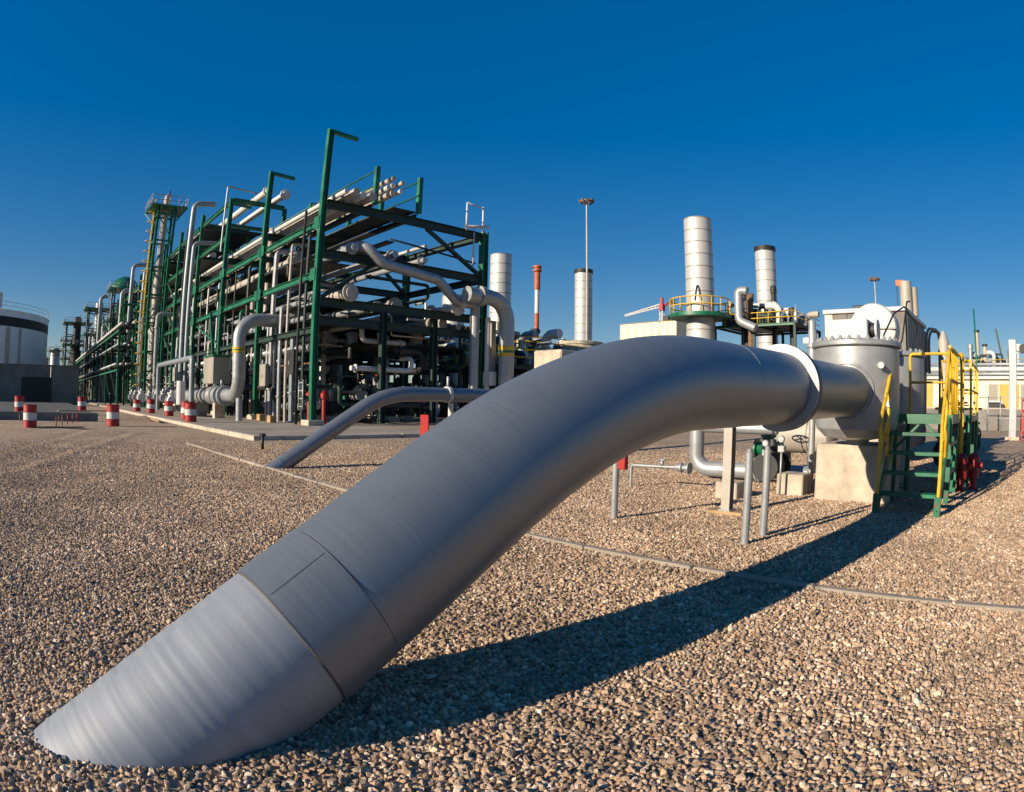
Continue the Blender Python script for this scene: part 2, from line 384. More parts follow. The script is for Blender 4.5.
# ------------------------------------------------------------------ ground
def H(x, y):
    """gentle unevenness of the gravel; level where the plant stands"""
    d = math.hypot(x-CAM.x, y-CAM.y)
    k = min(1, max(0, (d-3)/10))
    h = .05*(noise.noise(Vector((x*.22, y*.22, 3.1)))) * (.35+.65*k) + .018*noise.noise(Vector((x*.9, y*.9, 9.7)))
    # wheel ruts on the left
    for (ax, ay, bx, by, wd, am) in ((-11, -5.2, -22, -1.2, .4, .045), (-12, -6.6, -24, -2.8, .45, .035)):
        ux, uy = bx-ax, by-ay; l2 = ux*ux+uy*uy; t = ((x-ax)*ux+(y-ay)*uy)/l2
        if -.2 < t < 1.2:
            q = ((x-ax)*uy-(y-ay)*ux)/math.sqrt(l2)
            h += am*(math.exp(-((q-wd)/.25)**2)*1.0 - .8*math.exp(-(q/.22)**2))*min(1, max(0, min(t+.2, 1.2-t)*4))
    if -6 < y < -2.5 and abs(x) < 1.2:      # stones banked against the pipe where it enters the ground
        zz = abs(.985+(y+2.543)*.582)*.864; wd = math.sqrt(max(0, .385**2-zz*zz)) if zz < .385 else 0
        if zz < .5: h += (.03+.03*noise.noise(Vector((x*3, y*3, 5))))*math.exp(-((abs(x)-wd)/.2)**2)*min(1, (.5-zz)/.12)
    h += .03*math.exp(-((x+.05)**2+(y+4.6)**2)/.9)
    flat = min(1, max(0, (y-.9)/1.5)) if x > -18 else min(1, max(0, (y-.5)/1.5))
    return h*(1-.75*flat)
def axis_vals(c, near, step, far):
    v = [c + i*step for i in range(int(-near/step), int(near/step)+1)]
    s = step; a = v[-1]; b = v[0]; up = []; dn = []
    while a - c < far:
        s *= 1.25; a += s; b -= s; up.append(a); dn.append(b)
    return dn[::-1] + v + up
xs = axis_vals(-8, 18, .2, 900); ys = axis_vals(0, 12, .2, 900)
g = MB(); vs = [(x, y, H(x, y)) for x in xs for y in ys]; ny = len(ys)
fs = [(i*ny+j, (i+1)*ny+j, (i+1)*ny+j+1, i*ny+j+1) for i in range(len(xs)-1) for j in range(ny-1)]
g.add(vs, fs, True); ground = g.build('ground', 'ground'); tag(ground, kind='structure')

# gravel stones: scattered by geometry nodes on a sheet that follows the ground
gx = [-26 + .2*i for i in range(186)]; gy = [-10 + .2*i for i in range(153)]
gv = []; dens = []
vd = Vector((-.72, .69))
for x in gx:
    for y in gy:
        gv.append((x, y, H(x, y) + .002))
        dx, dy = x-CAM.x, y-CAM.y; d = math.hypot(dx, dy)
        k = 1.0 if d < 7 else max(0, 1-(d-7)/16)**1.3
        if d > 3.2:
            c = (dx*vd.x+dy*vd.y)/d
            if c < .18: k = 0
        if y > 15 or (x < -17.9 and y > 2.8): k = 0
        dens.append(k)
n2 = len(gy); gf = []
for i in range(len(gx)-1):
    for j in range(n2-1):
        q = (i*n2+j, (i+1)*n2+j, (i+1)*n2+j+1, i*n2+j+1)
        if max(dens[k] for k in q) > 0: gf.append(q)
gm = bpy.data.meshes.new('gravel_stones'); gm.from_pydata(gv, [], gf)
at = gm.attributes.new('dens', 'FLOAT', 'POINT')
for i, k in enumerate(dens): at.data[i].value = k
gm.materials.append(M['stone'])
gravel = bpy.data.objects.new('gravel', gm); col.objects.link(gravel)
tag(gravel, 'brown and grey loose gravel covering the yard', 'gravel', kind='stuff')
ng = bpy.data.node_groups.new('gravel_scatter', 'GeometryNodeTree')
ng.interface.new_socket('Geometry', in_out='INPUT', socket_type='NodeSocketGeometry'); ng.interface.new_socket('Geometry', in_out='OUTPUT', socket_type='NodeSocketGeometry')
N = ng.nodes; gi = N.new('NodeGroupInput'); go = N.new('NodeGroupOutput'); lk = ng.links.new
na = N.new('GeometryNodeInputNamedAttribute'); na.data_type = 'FLOAT'; na.inputs['Name'].default_value = 'dens'
dp = N.new('GeometryNodeDistributePointsOnFaces'); dp.distribute_method = 'POISSON'; dp.inputs['Distance Min'].default_value = .0205; dp.inputs['Seed'].default_value = 4
lk(gi.outputs[0], dp.inputs['Mesh']); dp.inputs['Density Max'].default_value = 3200; lk(na.outputs['Attribute'], dp.inputs['Density Factor'])
jg = N.new('GeometryNodeJoinGeometry')
for k in range(7):
    ic = N.new('GeometryNodeMeshIcoSphere'); ic.inputs['Radius'].default_value = .5; ic.inputs['Subdivisions'].default_value = 2
    ps = N.new('GeometryNodeInputPosition'); va = N.new('ShaderNodeVectorMath'); va.operation = 'ADD'; va.inputs[1].default_value = (k*7.3, k*3.1, k*1.7)
    nz = N.new('ShaderNodeTexNoise'); nz.inputs['Scale'].default_value = 1.7; nz.inputs['Detail'].default_value = 1.5
    vs_ = N.new('ShaderNodeVectorMath'); vs_.operation = 'SUBTRACT'; vs_.inputs[1].default_value = (.5, .5, .5)
    vm = N.new('ShaderNodeVectorMath'); vm.operation = 'SCALE'; vm.inputs['Scale'].default_value = .9
    sp = N.new('GeometryNodeSetPosition'); sm = N.new('GeometryNodeSetMaterial'); sm.inputs['Material'].default_value = M['stone']
    g2 = N.new('GeometryNodeGeometryToInstance')
    lk(ps.outputs[0], va.inputs[0]); lk(va.outputs[0], nz.inputs['Vector']); lk(nz.outputs['Color'], vs_.inputs[0]); lk(vs_.outputs[0], vm.inputs[0])
    lk(ic.outputs['Mesh'], sp.inputs['Geometry']); lk(vm.outputs[0], sp.inputs['Offset']); lk(sp.outputs[0], sm.inputs[0]); lk(sm.outputs[0], g2.inputs[0]); lk(g2.outputs[0], jg.inputs[0])
iop = N.new('GeometryNodeInstanceOnPoints'); iop.inputs['Pick Instance'].default_value = True
ri = N.new('FunctionNodeRandomValue'); ri.data_type = 'INT'; ri.inputs[4].default_value = 0; ri.inputs[5].default_value = 6
rr = N.new('FunctionNodeRandomValue'); rr.data_type = 'FLOAT_VECTOR'; rr.inputs[0].default_value = (-.9, -.9, 0); rr.inputs[1].default_value = (.9, .9, 6.28)
rs = N.new('FunctionNodeRandomValue'); rs.data_type = 'FLOAT_VECTOR'; rs.inputs[0].default_value = (.018, .017, .016); rs.inputs[1].default_value = (.044, .037, .034)
lk(dp.outputs['Points'], iop.inputs['Points']); lk(jg.outputs[0], iop.inputs['Instance']); lk(ri.outputs[2], iop.inputs['Instance Index']); lk(rr.outputs[0], iop.inputs['Rotation']); rf = N.new('FunctionNodeRandomValue'); rf.data_type = 'FLOAT'; rf.inputs[2].default_value = 0; rf.inputs[3].default_value = 1; rf.inputs['Seed'].default_value = 9
pw = N.new('ShaderNodeMath'); pw.operation = 'POWER'; pw.inputs[1].default_value = 6; lk(rf.outputs[1], pw.inputs[0])
ma = N.new('ShaderNodeMath'); ma.operation = 'MULTIPLY_ADD'; ma.inputs[1].default_value = .75; ma.inputs[2].default_value = .88; lk(pw.outputs[0], ma.inputs[0])
sv = N.new('ShaderNodeVectorMath'); sv.operation = 'SCALE'; lk(rs.outputs[0], sv.inputs[0]); lk(ma.outputs[0], sv.inputs['Scale']); lk(sv.outputs[0], iop.inputs['Scale'])
lk(iop.outputs[0], go.inputs[0])
md = gravel.modifiers.new('scatter', 'NODES'); md.node_group = ng

# kerb strip that crosses the yard
kb = MB()
x = -17.2; k = 0
kerb = thing('kerb', None, None, (-6, .3, 0)); kerb['kind'] = 'structure'
while x < 7.5:
    l = 1.0 + .35*rnd.random(); dz = .015*rnd.random(); dy = .03*(rnd.random()-.5)
    MB().box(x, x+l-.012,    .25+dy, .345+dy, -.06, .028+dz, .012).build('kerb_stone', 'slab', kerb)
    x += l

# paved plant area: edge pieces proud of the slab
slab = thing('plant_slab', None, None, (-60, 10, 0)); slab['kind'] = 'structure'
MB().box(-330, -18.3, 3.22, 70, -.3, .13).build('slab_surface', 'slab', slab)
x = -18.0
while x > -62:
    MB().box(x-2.96, x, 2.92+.03*rnd.random(), 3.21, -.2, .15+.012*rnd.random(), .02).build('edge_stone', 'conc', slab); x -= 3
y = 3.22
while y < 34:
    MB().box(-18.29, -18.0+.02*rnd.random(), y, y+2.95, -.2, .15+.012*rnd.random(), .02).build('edge_stone', 'conc', slab); y += 3

# raised roadway at the left and its kerb
road = thing('roadway', None, None, (-45, -10, 0)); road['kind'] = 'structure'
MB().box(-76, -36.3, -70, -1.0, -.3, .3).build('road_surface', 'asph', road)
for k in range(12):
    MB().box(-36.29, -36.0, -36+k*3, -33.05+k*3 if k < 11 else -1.0, -.3, .36+.01*rnd.random(), .02).build('kerb_stone', 'concd', road)

# ------------------------------------------------------------------ the big pipeline
BE = R(30.2); RB = 5.056; ZC = 1.672; PR = .3847
def axis_pt(s):
    """s: metres along the axis from the foot of the elbow, negative = down the slope"""
    L1 = RB*BE
    y0, z0 = -RB*math.sin(BE), ZC-RB*(1-math.cos(BE))
    if s <= 0: return Vector((0, y0+s*math.cos(BE), z0+s*math.sin(BE)))
    if s <= L1:
        a = BE - s/RB; return Vector((0, -RB*math.sin(a), ZC-RB*(1-math.cos(a))))
    return Vector((0, s-L1, ZC + .012*(s-L1)))
L1 = RB*BE
def sweep(s0, s1, r, step=.04, n=96, caps=True):
    m = max(2, int((s1-s0)/step)+1); S = [s0+(s1-s0)*i/(m-1) for i in range(m)]
    rr_ = [r(s) if callable(r) else r for s in S]
    b = MB(); b.tube([axis_pt(s) for s in S], rr_, n, caps)
    for k in b.uv: b.uv[k] = [(u+s0+10, v) for u, v in b.uv[k]]
    for i in range(m):
        c = axis_pt(S[i])
        for k in range(n):
            v = Vector(b.v[i*n+k]); d = 1+.0035*noise.noise(v*2.1)+.0022*noise.noise(v*6.3)
            b.v[i*n+k] = tuple(c+(v-c)*d)
    return b
pl = thing('pipeline', 'huge grey metal clad pipeline rising out of the gravel and curving level', 'pipeline', (0, -3.6, 0))
SE1, SE2 = -1.165, -.86
def ripple(s):
    return PR - .006 + .0013*noise.noise(Vector((s*19, 2.2, 0))) + .0011*noise.noise(Vector((s*45, 7.7, 0)))
sweep(-3.6, SE1+.01, ripple, .012, 120).build('buried_section', 'jacket_low', pl, 'dull grey rippled lower end of the pipe')
sl = sweep(SE1-.018, SE2+.012, PR+.0035, .03, 120).build('sleeve', 'jacket', pl)
sweep(SE2, L1+.55, PR-.001, .04, 120).build('elbow_section', 'jacket', pl)
sweep(L1+.53, L1+1.86, PR, .06, 120).build('straight_section', 'jacket', pl)
def lap(s0, s1, r):
    m = 6
    return sweep(s0, s1, lambda s: PR + r*math.sin(math.pi*min(1, max(0, (s-s0)/(s1-s0)))), (s1-s0)/m, 120)
lap(SE1-.026, SE1-.014, .005).build('seam_band', 'seam', pl)
lap(SE2+.01, SE2+.018, .004).build('seam_band', 'seam', pl)
# long seam of the sleeve
LA = 1.02
for (s0, s1) in ((SE1, SE2),):
    lb = MB(); P = []
    for i in range(8):
        s = s0+(s1-s0)*i/7; c = axis_pt(s); t = (axis_pt(s+.01)-axis_pt(s-.01)).normalized(); nrm = Vector((1,0,0)).cross(t)
        P.append(c + (Vector((-1,0,0))*math.cos(LA)*-1 + nrm*math.sin(LA))*(PR+.001))
    lb.tube(P, .004, 6).build('long_seam', 'steel', sl)
YC = 1.84   # collar on the level run
zc = lambda y: ZC + .012*y
MB().lathe((0, YC, zc(YC)), [(PR-.01, 0), (PR+.092, .012), (PR+.092, .03)], 96, 'Y').build('collar', 'collar', pl, 'white sunlit ring round the pipe')
MB().lathe((0, YC+.031, zc(YC)), [(PR+.09, 0), (PR+.088, .12), (PR+.05, .2), (.372, .34)], 96, 'Y').build('collar_cone', 'seam', pl)
MB().tube([(0, YC+.24, zc(YC+.24)), (0, 4.95, zc(4.95))], .372, 96).build('reduced_section', 'jacket', pl)
for s in (L1+3.0, L1+4.1):
    r = PR if s < L1+1.8 else .372
    b = MB(); b.tube([axis_pt(s-.012), axis_pt(s-.006), axis_pt(s+.006), axis_pt(s+.012)], [r+.0005, r+.0018, r+.0018, r+.0005], 96, False); b.build('seam_band', 'jacket', pl)

# ------------------------------------------------------------------ valve barrels at the end of the pipeline
def barrel(name, label, y, r, z0, z1, bolts=28):
    t = thing(name, label, 'valve', (0, y, .9))
    MB().lathe((0, y, 0), [(r*.35, z0-.02), (r*.75, z0+.03), (r*.94, z0+.16), (r, z0+.34), (r, z1-.02), (r-.02, z1)], 64).build('barrel', 'galv', t)
    MB().lathe((0, y, z1+.004), [(r+.03, 0), (r+.045, .015), (r+.045, .075), (r+.03, .085), (r-.16, .085), (r-.18, .12), (0, .14)], 64).build('cover_flange', 'galv', t)
    nb = None
    for k in range(bolts):
        a = 2*math.pi*(k+.3)/bolts; p = Vector((math.cos(a)*(r-.05), y+math.sin(a)*(r-.05), z1+.086))
        if nb is None:
            mb = MB(); mb.lathe(p, [(.036, 0), (.036, .045), (.022, .047), (.022, .07), (.014, .074)], 8, smooth=False); nb = mb.build('bolt', 'galv', t); nb0 = p
        else:
            c = nb.copy(); col.objects.link(c); c.parent = t; c.location = p-nb0
    return t
V1 = barrel('valve_barrel', 'big grey valve barrel with bolted cover at the pipeline end', 5.45, .73, 1.0, 2.42)
# saddle weld where the pipe enters the barrel
ring = []
for k in range(60):
    a = 2*math.pi*k/60; x = .42*math.cos(a); ring.append((x, 5.45-math.sqrt(.735**2-x*x), zc(5)+.42*math.sin(a)))
MB().tube(ring, .018, 8, closed=True).build('saddle_ring', 'galv', V1)
MB().lathe((0, 5.55, 0), [(.2, .895), (.2, 1.0), (.17, 1.08), (.3, 1.13)], 24).build('support_foot', 'galv', V1)
for (x, z) in ((.52, 2.12), (.62, 1.55)):
    y = 5.45-math.sqrt(.73**2-x*x); MB().cyl((x, y+.03, z), (x+.03, y-.1, z), .05, 12).build('plug', 'white', V1)
V2 = barrel('valve_barrel', 'grey valve barrel standing in shade beneath the round white actuator', 8.55, .72, 1.0, 2.5, 24)
MB().tube([(0, 6.17, zc(6)), (0, 7.86, zc(6))], .35, 48).build('connecting_pipe', 'jacket', V2)
MB().box(-.4, .4, 8.1, 8.95, .0, .95, .03).build('plinth', 'conc', V2)
# actuator: box in front of the big round spring housing
A = thing('valve_actuator', 'white box and round housing actuator above the barrels', 'actuator', (-.3, 8.0, 2.6))
MB().box(-.84, -.06, 6.5, 7.05, 2.7, 3.06, .02).build('actuator_box', 'white', A)
MB().box(-.8, -.1, 6.56, 7.0, 2.54, 2.695).build('underside_shade', 'black', A)  # black block standing for the shade under the actuator box
MB().cyl((-.06, 6.78, 2.88), (.06, 6.78, 2.88), .13, 24).build('end_cap', 'steel', A)
MB().cyl((.061, 6.78, 2.88), (.1, 6.78, 2.88), .19, 24).build('end_flange', 'white', A)
MB().lathe((-.28, 7.9, 3.04), [(.40, 0), (.5, .04), (.53, .1), (.53, .42), (.48, .5)], 56, 'Y').build('spring_housing', 'white', A)
MB().box(-.80, .24, 7.86, 7.9, 3.02, 3.05).build('housing_seam', 'panel', A)
MB().box(-.62, .1, 7.95, 8.5, 2.45, 2.6).build('pedestal', 'white', A)
# impulse tubing
for k, (x, pts) in enumerate(((.62, [(.5, 5.3, 2.6), (.62, 5.7, 3.0), (.66, 6.6, 3.25), (.66, 8.3, 3.1), (.5, 8.5, 2.7)]), (.6, [(.62, 5.5, 2.2), (.72, 5.9, 2.6), (.75, 6.4, 3.3), (.62, 7.6, 3.5)]))):
    pipe('impulse_tube', ['thin dark tube looping over the valve barrels', 'thin dark tube climbing to the round actuator housing'][k], pts, .016, 'steel', 'tube', bend=.25, n=8)
# relief valve beside the barrel
rv = thing('relief_valve', 'slim grey relief valve with pale head beside the big barrel', 'valve', (-1.12, 6.4, 0))
MB().cyl((-1.12, 6.4, 0), (-1.12, 6.4, 2.3), .06, 14).build('riser', 'galv', rv)
MB().lathe((-1.12, 6.4, 2.2), [(.06, 0), (.1, .02), (.1, .34), (.12, .36), (.12, .42), (.09, .43), (.085, .6), (.07, .72), (.075, .84), (.02, .88)], 20).build('valve_body', 'galv', rv)
MB().box(-1.3, -1.08, 6.34, 6.46, 2.62, 2.74, .02).build('outlet', 'white', rv)
# concrete support block
bk = MB().box(-.66, .62, 5.28, 6.5, -.1, .9, .035)
solo('concrete_block', bk, 'conc', 'pale concrete block carrying the big valve barrel', 'block', origin=(0, 5.9, 0))

# ------------------------------------------------------------------ stairs and platform, green with yellow rails
def stairs():
    t = thing('access_stairs', 'green steel stairs and platform with yellow handrails beside the valve barrel', 'stairs', (1.1, 5.6, 0))
    xl, xr = .64, 1.6; y0, y1 = 4.42, 5.62; zt = 1.4; n = 5
    for x in (xl, xr):
        MB().bar((x, y0, .02), (x, y1, zt-.1), .03, .2).build('stringer', 'green', t)
        MB().box(x-.05, x+.05, y0-.06, y0+.06, 0, .28).build('stringer_foot', 'green', t)
    for k in range(1, n):
        z = k*zt/n; y = y0+(y1-y0)*k/n
        b = MB().box(xl+.02, xr-.02, y-.1, y+.14, z-.03, z); b.box(xl+.02, xr-.02, y-.11, y-.1, z-.045, z+.004); b.build('tread', 'green', t)
    # platform: grating bars on a frame, fascia and brackets
    fr = MB().box(xl-.05, xr+.05, y1, y1+.05, zt-.15, zt); fr.box(xl-.05, xr+.05, 7.12, 7.17, zt-.15, zt); fr.box(xl-.05, xl-.01, y1+.05, 7.12, zt-.15, zt); fr.box(xr+.01, xr+.05, y1+.05, 7.12, zt-.15, zt); fr.build('platform_frame', 'green', t)
    gr = MB()
    for k in range(36):
        y = y1+.07+k*.042; gr.box(xl-.01, xr+.01, y, y+.008, zt-.04, zt-.005)
    for k in range(8): x = xl+.05+k*.125; gr.box(x, x+.006, y1+.055, 7.115, zt-.03, zt-.002)
    gr.build('grating', 'dkgreen', t)
    for x in (xl, xr):
        for y in (y1+.06, 7.08):
            MB().box(x-.04, x+.04, y-.04, y+.04, 0, zt-.155).build('leg', 'green', t)
    MB().bar((xl, y1+.03, zt-.55), (xl+.42, y1+.03, zt-.16), .04, .05, (0,1,0)).bar((xr, y1+.03, zt-.55), (xr-.42, y1+.03, zt-.16), .04, .05, (0,1,0)).build('brace', 'green', t)
    # rails
    def tubes(segs, name='handrail', r=.028):
        for p in segs: MB().tube(fillet(p, .06, 5) if len(p) > 2 else p, r, 10).build(name, 'yellow', t)
    for x in (xl, xr):
        tubes([[(x, y0, .2), (x, y0+.01, 1.32), (x, y1, 2.45), (x, y1+.02, zt)]])
        tubes([[(x, y0+.02, .85), (x, y1, 1.95)]], 'mid_rail', .022)
        tubes([[(x, y0+.6, .72), (x, y0+.6, 1.9)]], 'rail_post', .026)
    tubes([[(xl+.02, 7.1, zt), (xl+.02, 7.1, 2.46), (xr, 7.1, 2.46), (xr, 7.1, zt)]])
    tubes([[(xl+.02, 7.1, 1.95), (xr, 7.1, 1.95)]], 'mid_rail', .022)
    tubes([[(xr, 5.66, 2.45), (xr, 7.08, 2.46)]], 'handrail'); tubes([[(xr, 5.66, 1.95), (xr, 7.08, 1.95)]], 'mid_rail', .022)
    for y in (5.95, 6.25, 6.7): tubes([[(xr, y, zt), (xr, y, 2.45)]], 'rail_post', .026)
    for y in (7.45, 7.9):
        tubes([[(xr+.06, y, .0), (xr+.06, y, 2.5)]], 'rail_post', .03)
    for z in (1.5, 1.95, 2.45): tubes([[(xr, 7.1, z), (xr+.06, 7.9, z)]], 'mid_rail', .022)
    for y in (5.75, 6.4): MB().bar((xr, y, .1), (xr, y+.6, zt-.2), .05, .07, (1,0,0)).build('brace', 'green', t)
    for z in (.45, .9): MB().box(xr-.03, xr+.03, y1+.1, 7.04, z, z+.06).build('tie_beam', 'green', t)
    return t
stairs()
def platform2():
    t = thing('service_platform', 'green service platform with yellow railings behind the access stairs', 'platform', (1.7, 10, 0))
    x0, x1, y0, y1, zt = 1.15, 1.84, 8.2, 11.2, 1.35
    MB().box(x0, x1, y0, y1, zt-.12, zt, .01).build('deck', 'green', t)
    for x in (x0+.06, x1-.06):
        for y in (y0+.06, (y0+y1)/2, y1-.06): MB().box(x-.045, x+.045, y-.045, y+.045, 0, zt-.125).build('leg', 'green', t)
    for y in (y0+.06, y1-.06):
        MB().bar((x0+.06, y, .15), (x1-.06, y, zt-.15), .05).build('brace', 'green', t)
    for (a, b) in (((x1-.03, y0), (x1-.03, y1)), ((x0+.03, y0), (x1-.03, y0)), ((x0+.03, y1), (x1-.03, y1))):
        for z in (1.85, 2.4): MB().cyl((*a, z), (*b, z), .022, 8).build('handrail', 'yellow', t)
    for y in (y0, y0+1.4, y1): MB().box(x1-.055, x1-.005, y-.025, y+.025, zt, 2.42).build('rail_post', 'yellow', t)
    MB().box(x0, x0+.05, y0-.02, y0+.03, zt, 2.42).build('rail_post', 'yellow', t)
    return t
platform2()
solo('flag_pole', MB().cyl((1.78, 12.2, 0), (1.72, 12.2, 4.0), .035, 10, .022), 'green', 'thin green pole standing beyond the yellow railings', 'pole')
for k, (x, y) in enumerate(((1.72, 7.4), (1.95, 7.75))):
    t = thing('hydrant', ['red hydrant standing beside the platform legs', 'red hydrant tucked behind the other red hydrant'][k], 'hydrant', (x, y, 0))
    MB().lathe((x, y, 0), [(.1, 0), (.1, .04), (.07, .05), (.07, .22), (.11, .23), (.12, .3), (.12, .62), (.1, .64), (.05, .68), (.02, .7)], 20).build('barrel', 'red', t)
    for s in (-1, 1): MB().cyl((x, y, .46), (x+s*.19, y-.03, .46), .055, 12).build('outlet', 'red', t)
# low dark valves between the barrel and the right yard
for k, (x, y) in enumerate(((1.2, 9.6), (1.5, 13.5), (.9, 15.5))):
    flanged_valve('gate_valve', 'dark gate valve with hand wheel behind the yellow railings', (x, y, .55), .2, 'y', 'steel', 'black', 'dark valves behind the railings')

# ------------------------------------------------------------------ things under the pipeline
def bollard(x, y, h, label, grp=None):
    t = thing('vent_post', label, 'post', (x, y, 0), grp)
    MB().cyl((x, y, -.1), (x, y, h-.05), .045, 20).build('post', 'galv', t)
    MB().lathe((x, y, h-.05), [(.05, 0), (.05, .03), (.03, .035), (.032, .06), (.02, .075)], 16).build('cap', 'galv', t)
    return t
bollard(-.2, 1.52, 1.02, 'grey steel post with a small cap under the pipeline', 'pair of grey posts under the pipeline')
bollard(-.22, 2.08, 1.02, 'grey steel post with a small cap under the pipeline', 'pair of grey posts under the pipeline')
t = bollard(-2.24, 1.86, .86, 'slim grey post with a red box on top')
MB().box(-2.19, -2.07, 1.82, 1.9, .66, .88, .008).build('red_box', 'red', t)
t = thing('sample_line', 'thin grey pipe on a low leg with a fitting', 'pipe', (-3.9, 4.6, 0))
MB().tube(fillet([(-3.92, 4.6, -.05), (-3.92, 4.6, .4), (-2.85, 4.68, .42)], .05, 5), .028, 12).build('pipe_body', 'galv', t)
MB().lathe((-3.02, 4.67, .42), [(.035, 0), (.06, .02), (.06, .07), (.085, .09), (.085, .13), (.05, .15), (.05, .24), (.1, .25), (.1, .28)], 16, 'X').build('fitting', 'galv', t)
MB().cyl((-3.3, 4.65, .42), (-3.3, 4.65, .52), .035, 10).cyl((-3.37, 4.65, .53), (-3.23, 4.65, .53), .02, 8).build('tap', 'galv', t)
# drain pipe with an elbow
gp = pipe('drain_pipe', 'grey drain pipe dropping to an elbow below the pipeline', [(-3.75, 6.7, 1.2), (-3.75, 6.7, .2), (-1.6, 6.9, .22), (-1.3, 6.9, .22)], .155, 'galv', bend=.3, n=24, flanges=[((-2.35, 6.83, .21), (1, .08, 0))])
MB().tube([(-3.75, 6.7, 1.05), (-2.0, 6.85, 1.05)], .11, 20).build('branch', 'galv', gp)
flanged_valve('gate_valve', 'green valve with hand wheel behind the steel post', (-2.5, 7.6, .6), .13, 'x', 'green', 'steel')
flanged_valve('gate_valve', 'grey valve between the concrete footings under the pipeline', (-1.75, 6.0, .42), .16, 'y', 'steel', 'galv')
# white instrument housings
for k, (x, y, z) in enumerate(((-1.72, 5.6, .85), (-1.3, 5.3, .95))):
    t = thing('pressure_gauge', ['white gauge with a round dial behind the posts', 'white gauge clamped near the pipeline underside'][k], 'gauge', (x, y, 0))
    MB().cyl((x, y, 0), (x, y, z-.1), .02, 8).build('stem', 'galv', t)
    MB().lathe((x, y-.05, z), [(.05, 0), (.06, .01), (.06, .05), (.05, .06)], 20, 'Y').build('dial', 'galv', t)
    MB().box(x-.06, x+.06, y-.04, y+.08, z-.22, z-.11, .01).build('housing', 'galv', t)
# steel post on a timber sole
t = thing('support_post', 'pale steel channel post on a timber sole plate', 'post', (-1.27, 3.2, 0))
MB().hbeam((-1.27, 3.2, .05), (-1.27, 3.2, 1.32), .13, .13, (0,1,0)).build('post', 'beige', t)
MB().box(-1.55, -.98, 3.08, 3.36, 0, .05, .008).build('sole_plate', 'timber', t)
MB().box(-1.36, -1.18, 3.1, 3.3, .05, .07).build('base_plate', 'galv', t)
# concrete footings
for k, (x0, x1, y0, y1, h, lb) in enumerate(((-2.15, -1.75, 4.5, 4.85, .26, 'low concrete footing beside the steel post'), (-1.45, -.95, 5.5, 6.0, .35, 'squat concrete footing between post and block'), (-1.0, -.72, 7.3, 7.7, .3, 'small concrete footing behind the support block'))):
    solo('concrete_footing', MB().box(x0, x1, y0, y1, -.05, h, .02), 'conc', lb, 'footing')
# lagged barrel drum lying behind
t = thing('lagged_vessel', 'beige lagged vessel lying behind the support block', 'vessel', (-2.4, 9.2, 0))
MB().lathe((-3.1, 9.3, .85), [(.1, -.06), (.35, -.02), (.42, .08), (.42, .95), (.45, .96), (.45, 1.0), (.42, 1.01), (.42, 1.5), (.3, 1.6), (.05, 1.64)], 32, 'X').build('shell', 'beige', t)
for x in (-2.8, -2.0): MB().box(x-.08, x+.08, 9.0, 9.6, 0, .5).build('saddle', 'conc', t)

# ------------------------------------------------------------------ second, smaller pipeline
r2 = .18
sp = thing('small_pipeline', 'smaller grey pipeline slanting up out of the gravel before the slab', 'pipeline', (-10, .6, 0))
P = fillet([(-10, -.1, -.4), (-10, 3.3, 1.63), (-10, 17.6, 1.69)], 2.6, 14)
b = MB(); b.tube(P, r2, 40); b.build('pipe_body', 'jacket', sp)
for (f, wd, rr_) in ((.22, .02, .006), (.55, .02, .005)):
    a = Vector((-10, -.1, -.4)).lerp(Vector((-10, 3.3, 1.63)), f); d = Vector((0, 3.4, 2.03)).normalized()
    MB().tube([a-d*wd, a+d*wd], r2+rr_, 40).build('seam_band', 'jacket', sp)
MB().tube([(-10, 5.14, 1.645), (-10, 5.24, 1.645)], r2+.025, 40).build('clamp_ring', 'white', sp, 'white clamp ring')
MB().cyl((-10, 5.19, 1.86), (-10, 5.19, 2.1), .03, 10).build('vent_stub', 'white', sp)
t = thing('pipe_support', 'white post under the smaller pipeline', 'support', (-10, 5.3, 0))
MB().cyl((-10, 5.3, 0), (-10, 5.3, 1.44), .07, 14).build('post', 'white', t); MB().box(-10.2, -9.8, 5.1, 5.5, 0, .04).build('base_plate', 'conc', t)
t = thing('warning_board', 'red board on two short legs beneath the smaller pipeline', 'sign', (-10.6, 4.9, 0))
MB().box(-10.75, -10.4, 4.88, 4.91, .45, 1.12, .01).build('board', 'red', t)
for x in (-10.7, -10.45): MB().cyl((x, 4.93, 0), (x, 4.93, 1.05), .02, 8).build('leg', 'steel', t)
t = thing('marker_peg', 'short dark peg in the gravel before the slab edge', 'peg', (-14.4, 1.9, 0))
MB().cyl((-14.4, 1.9, -.05), (-14.4, 1.9, .42), .05, 10).build('post', 'steel', t); MB().box(-14.52, -14.28, 1.84, 1.96, .38, .46).build('head', 'steel', t)

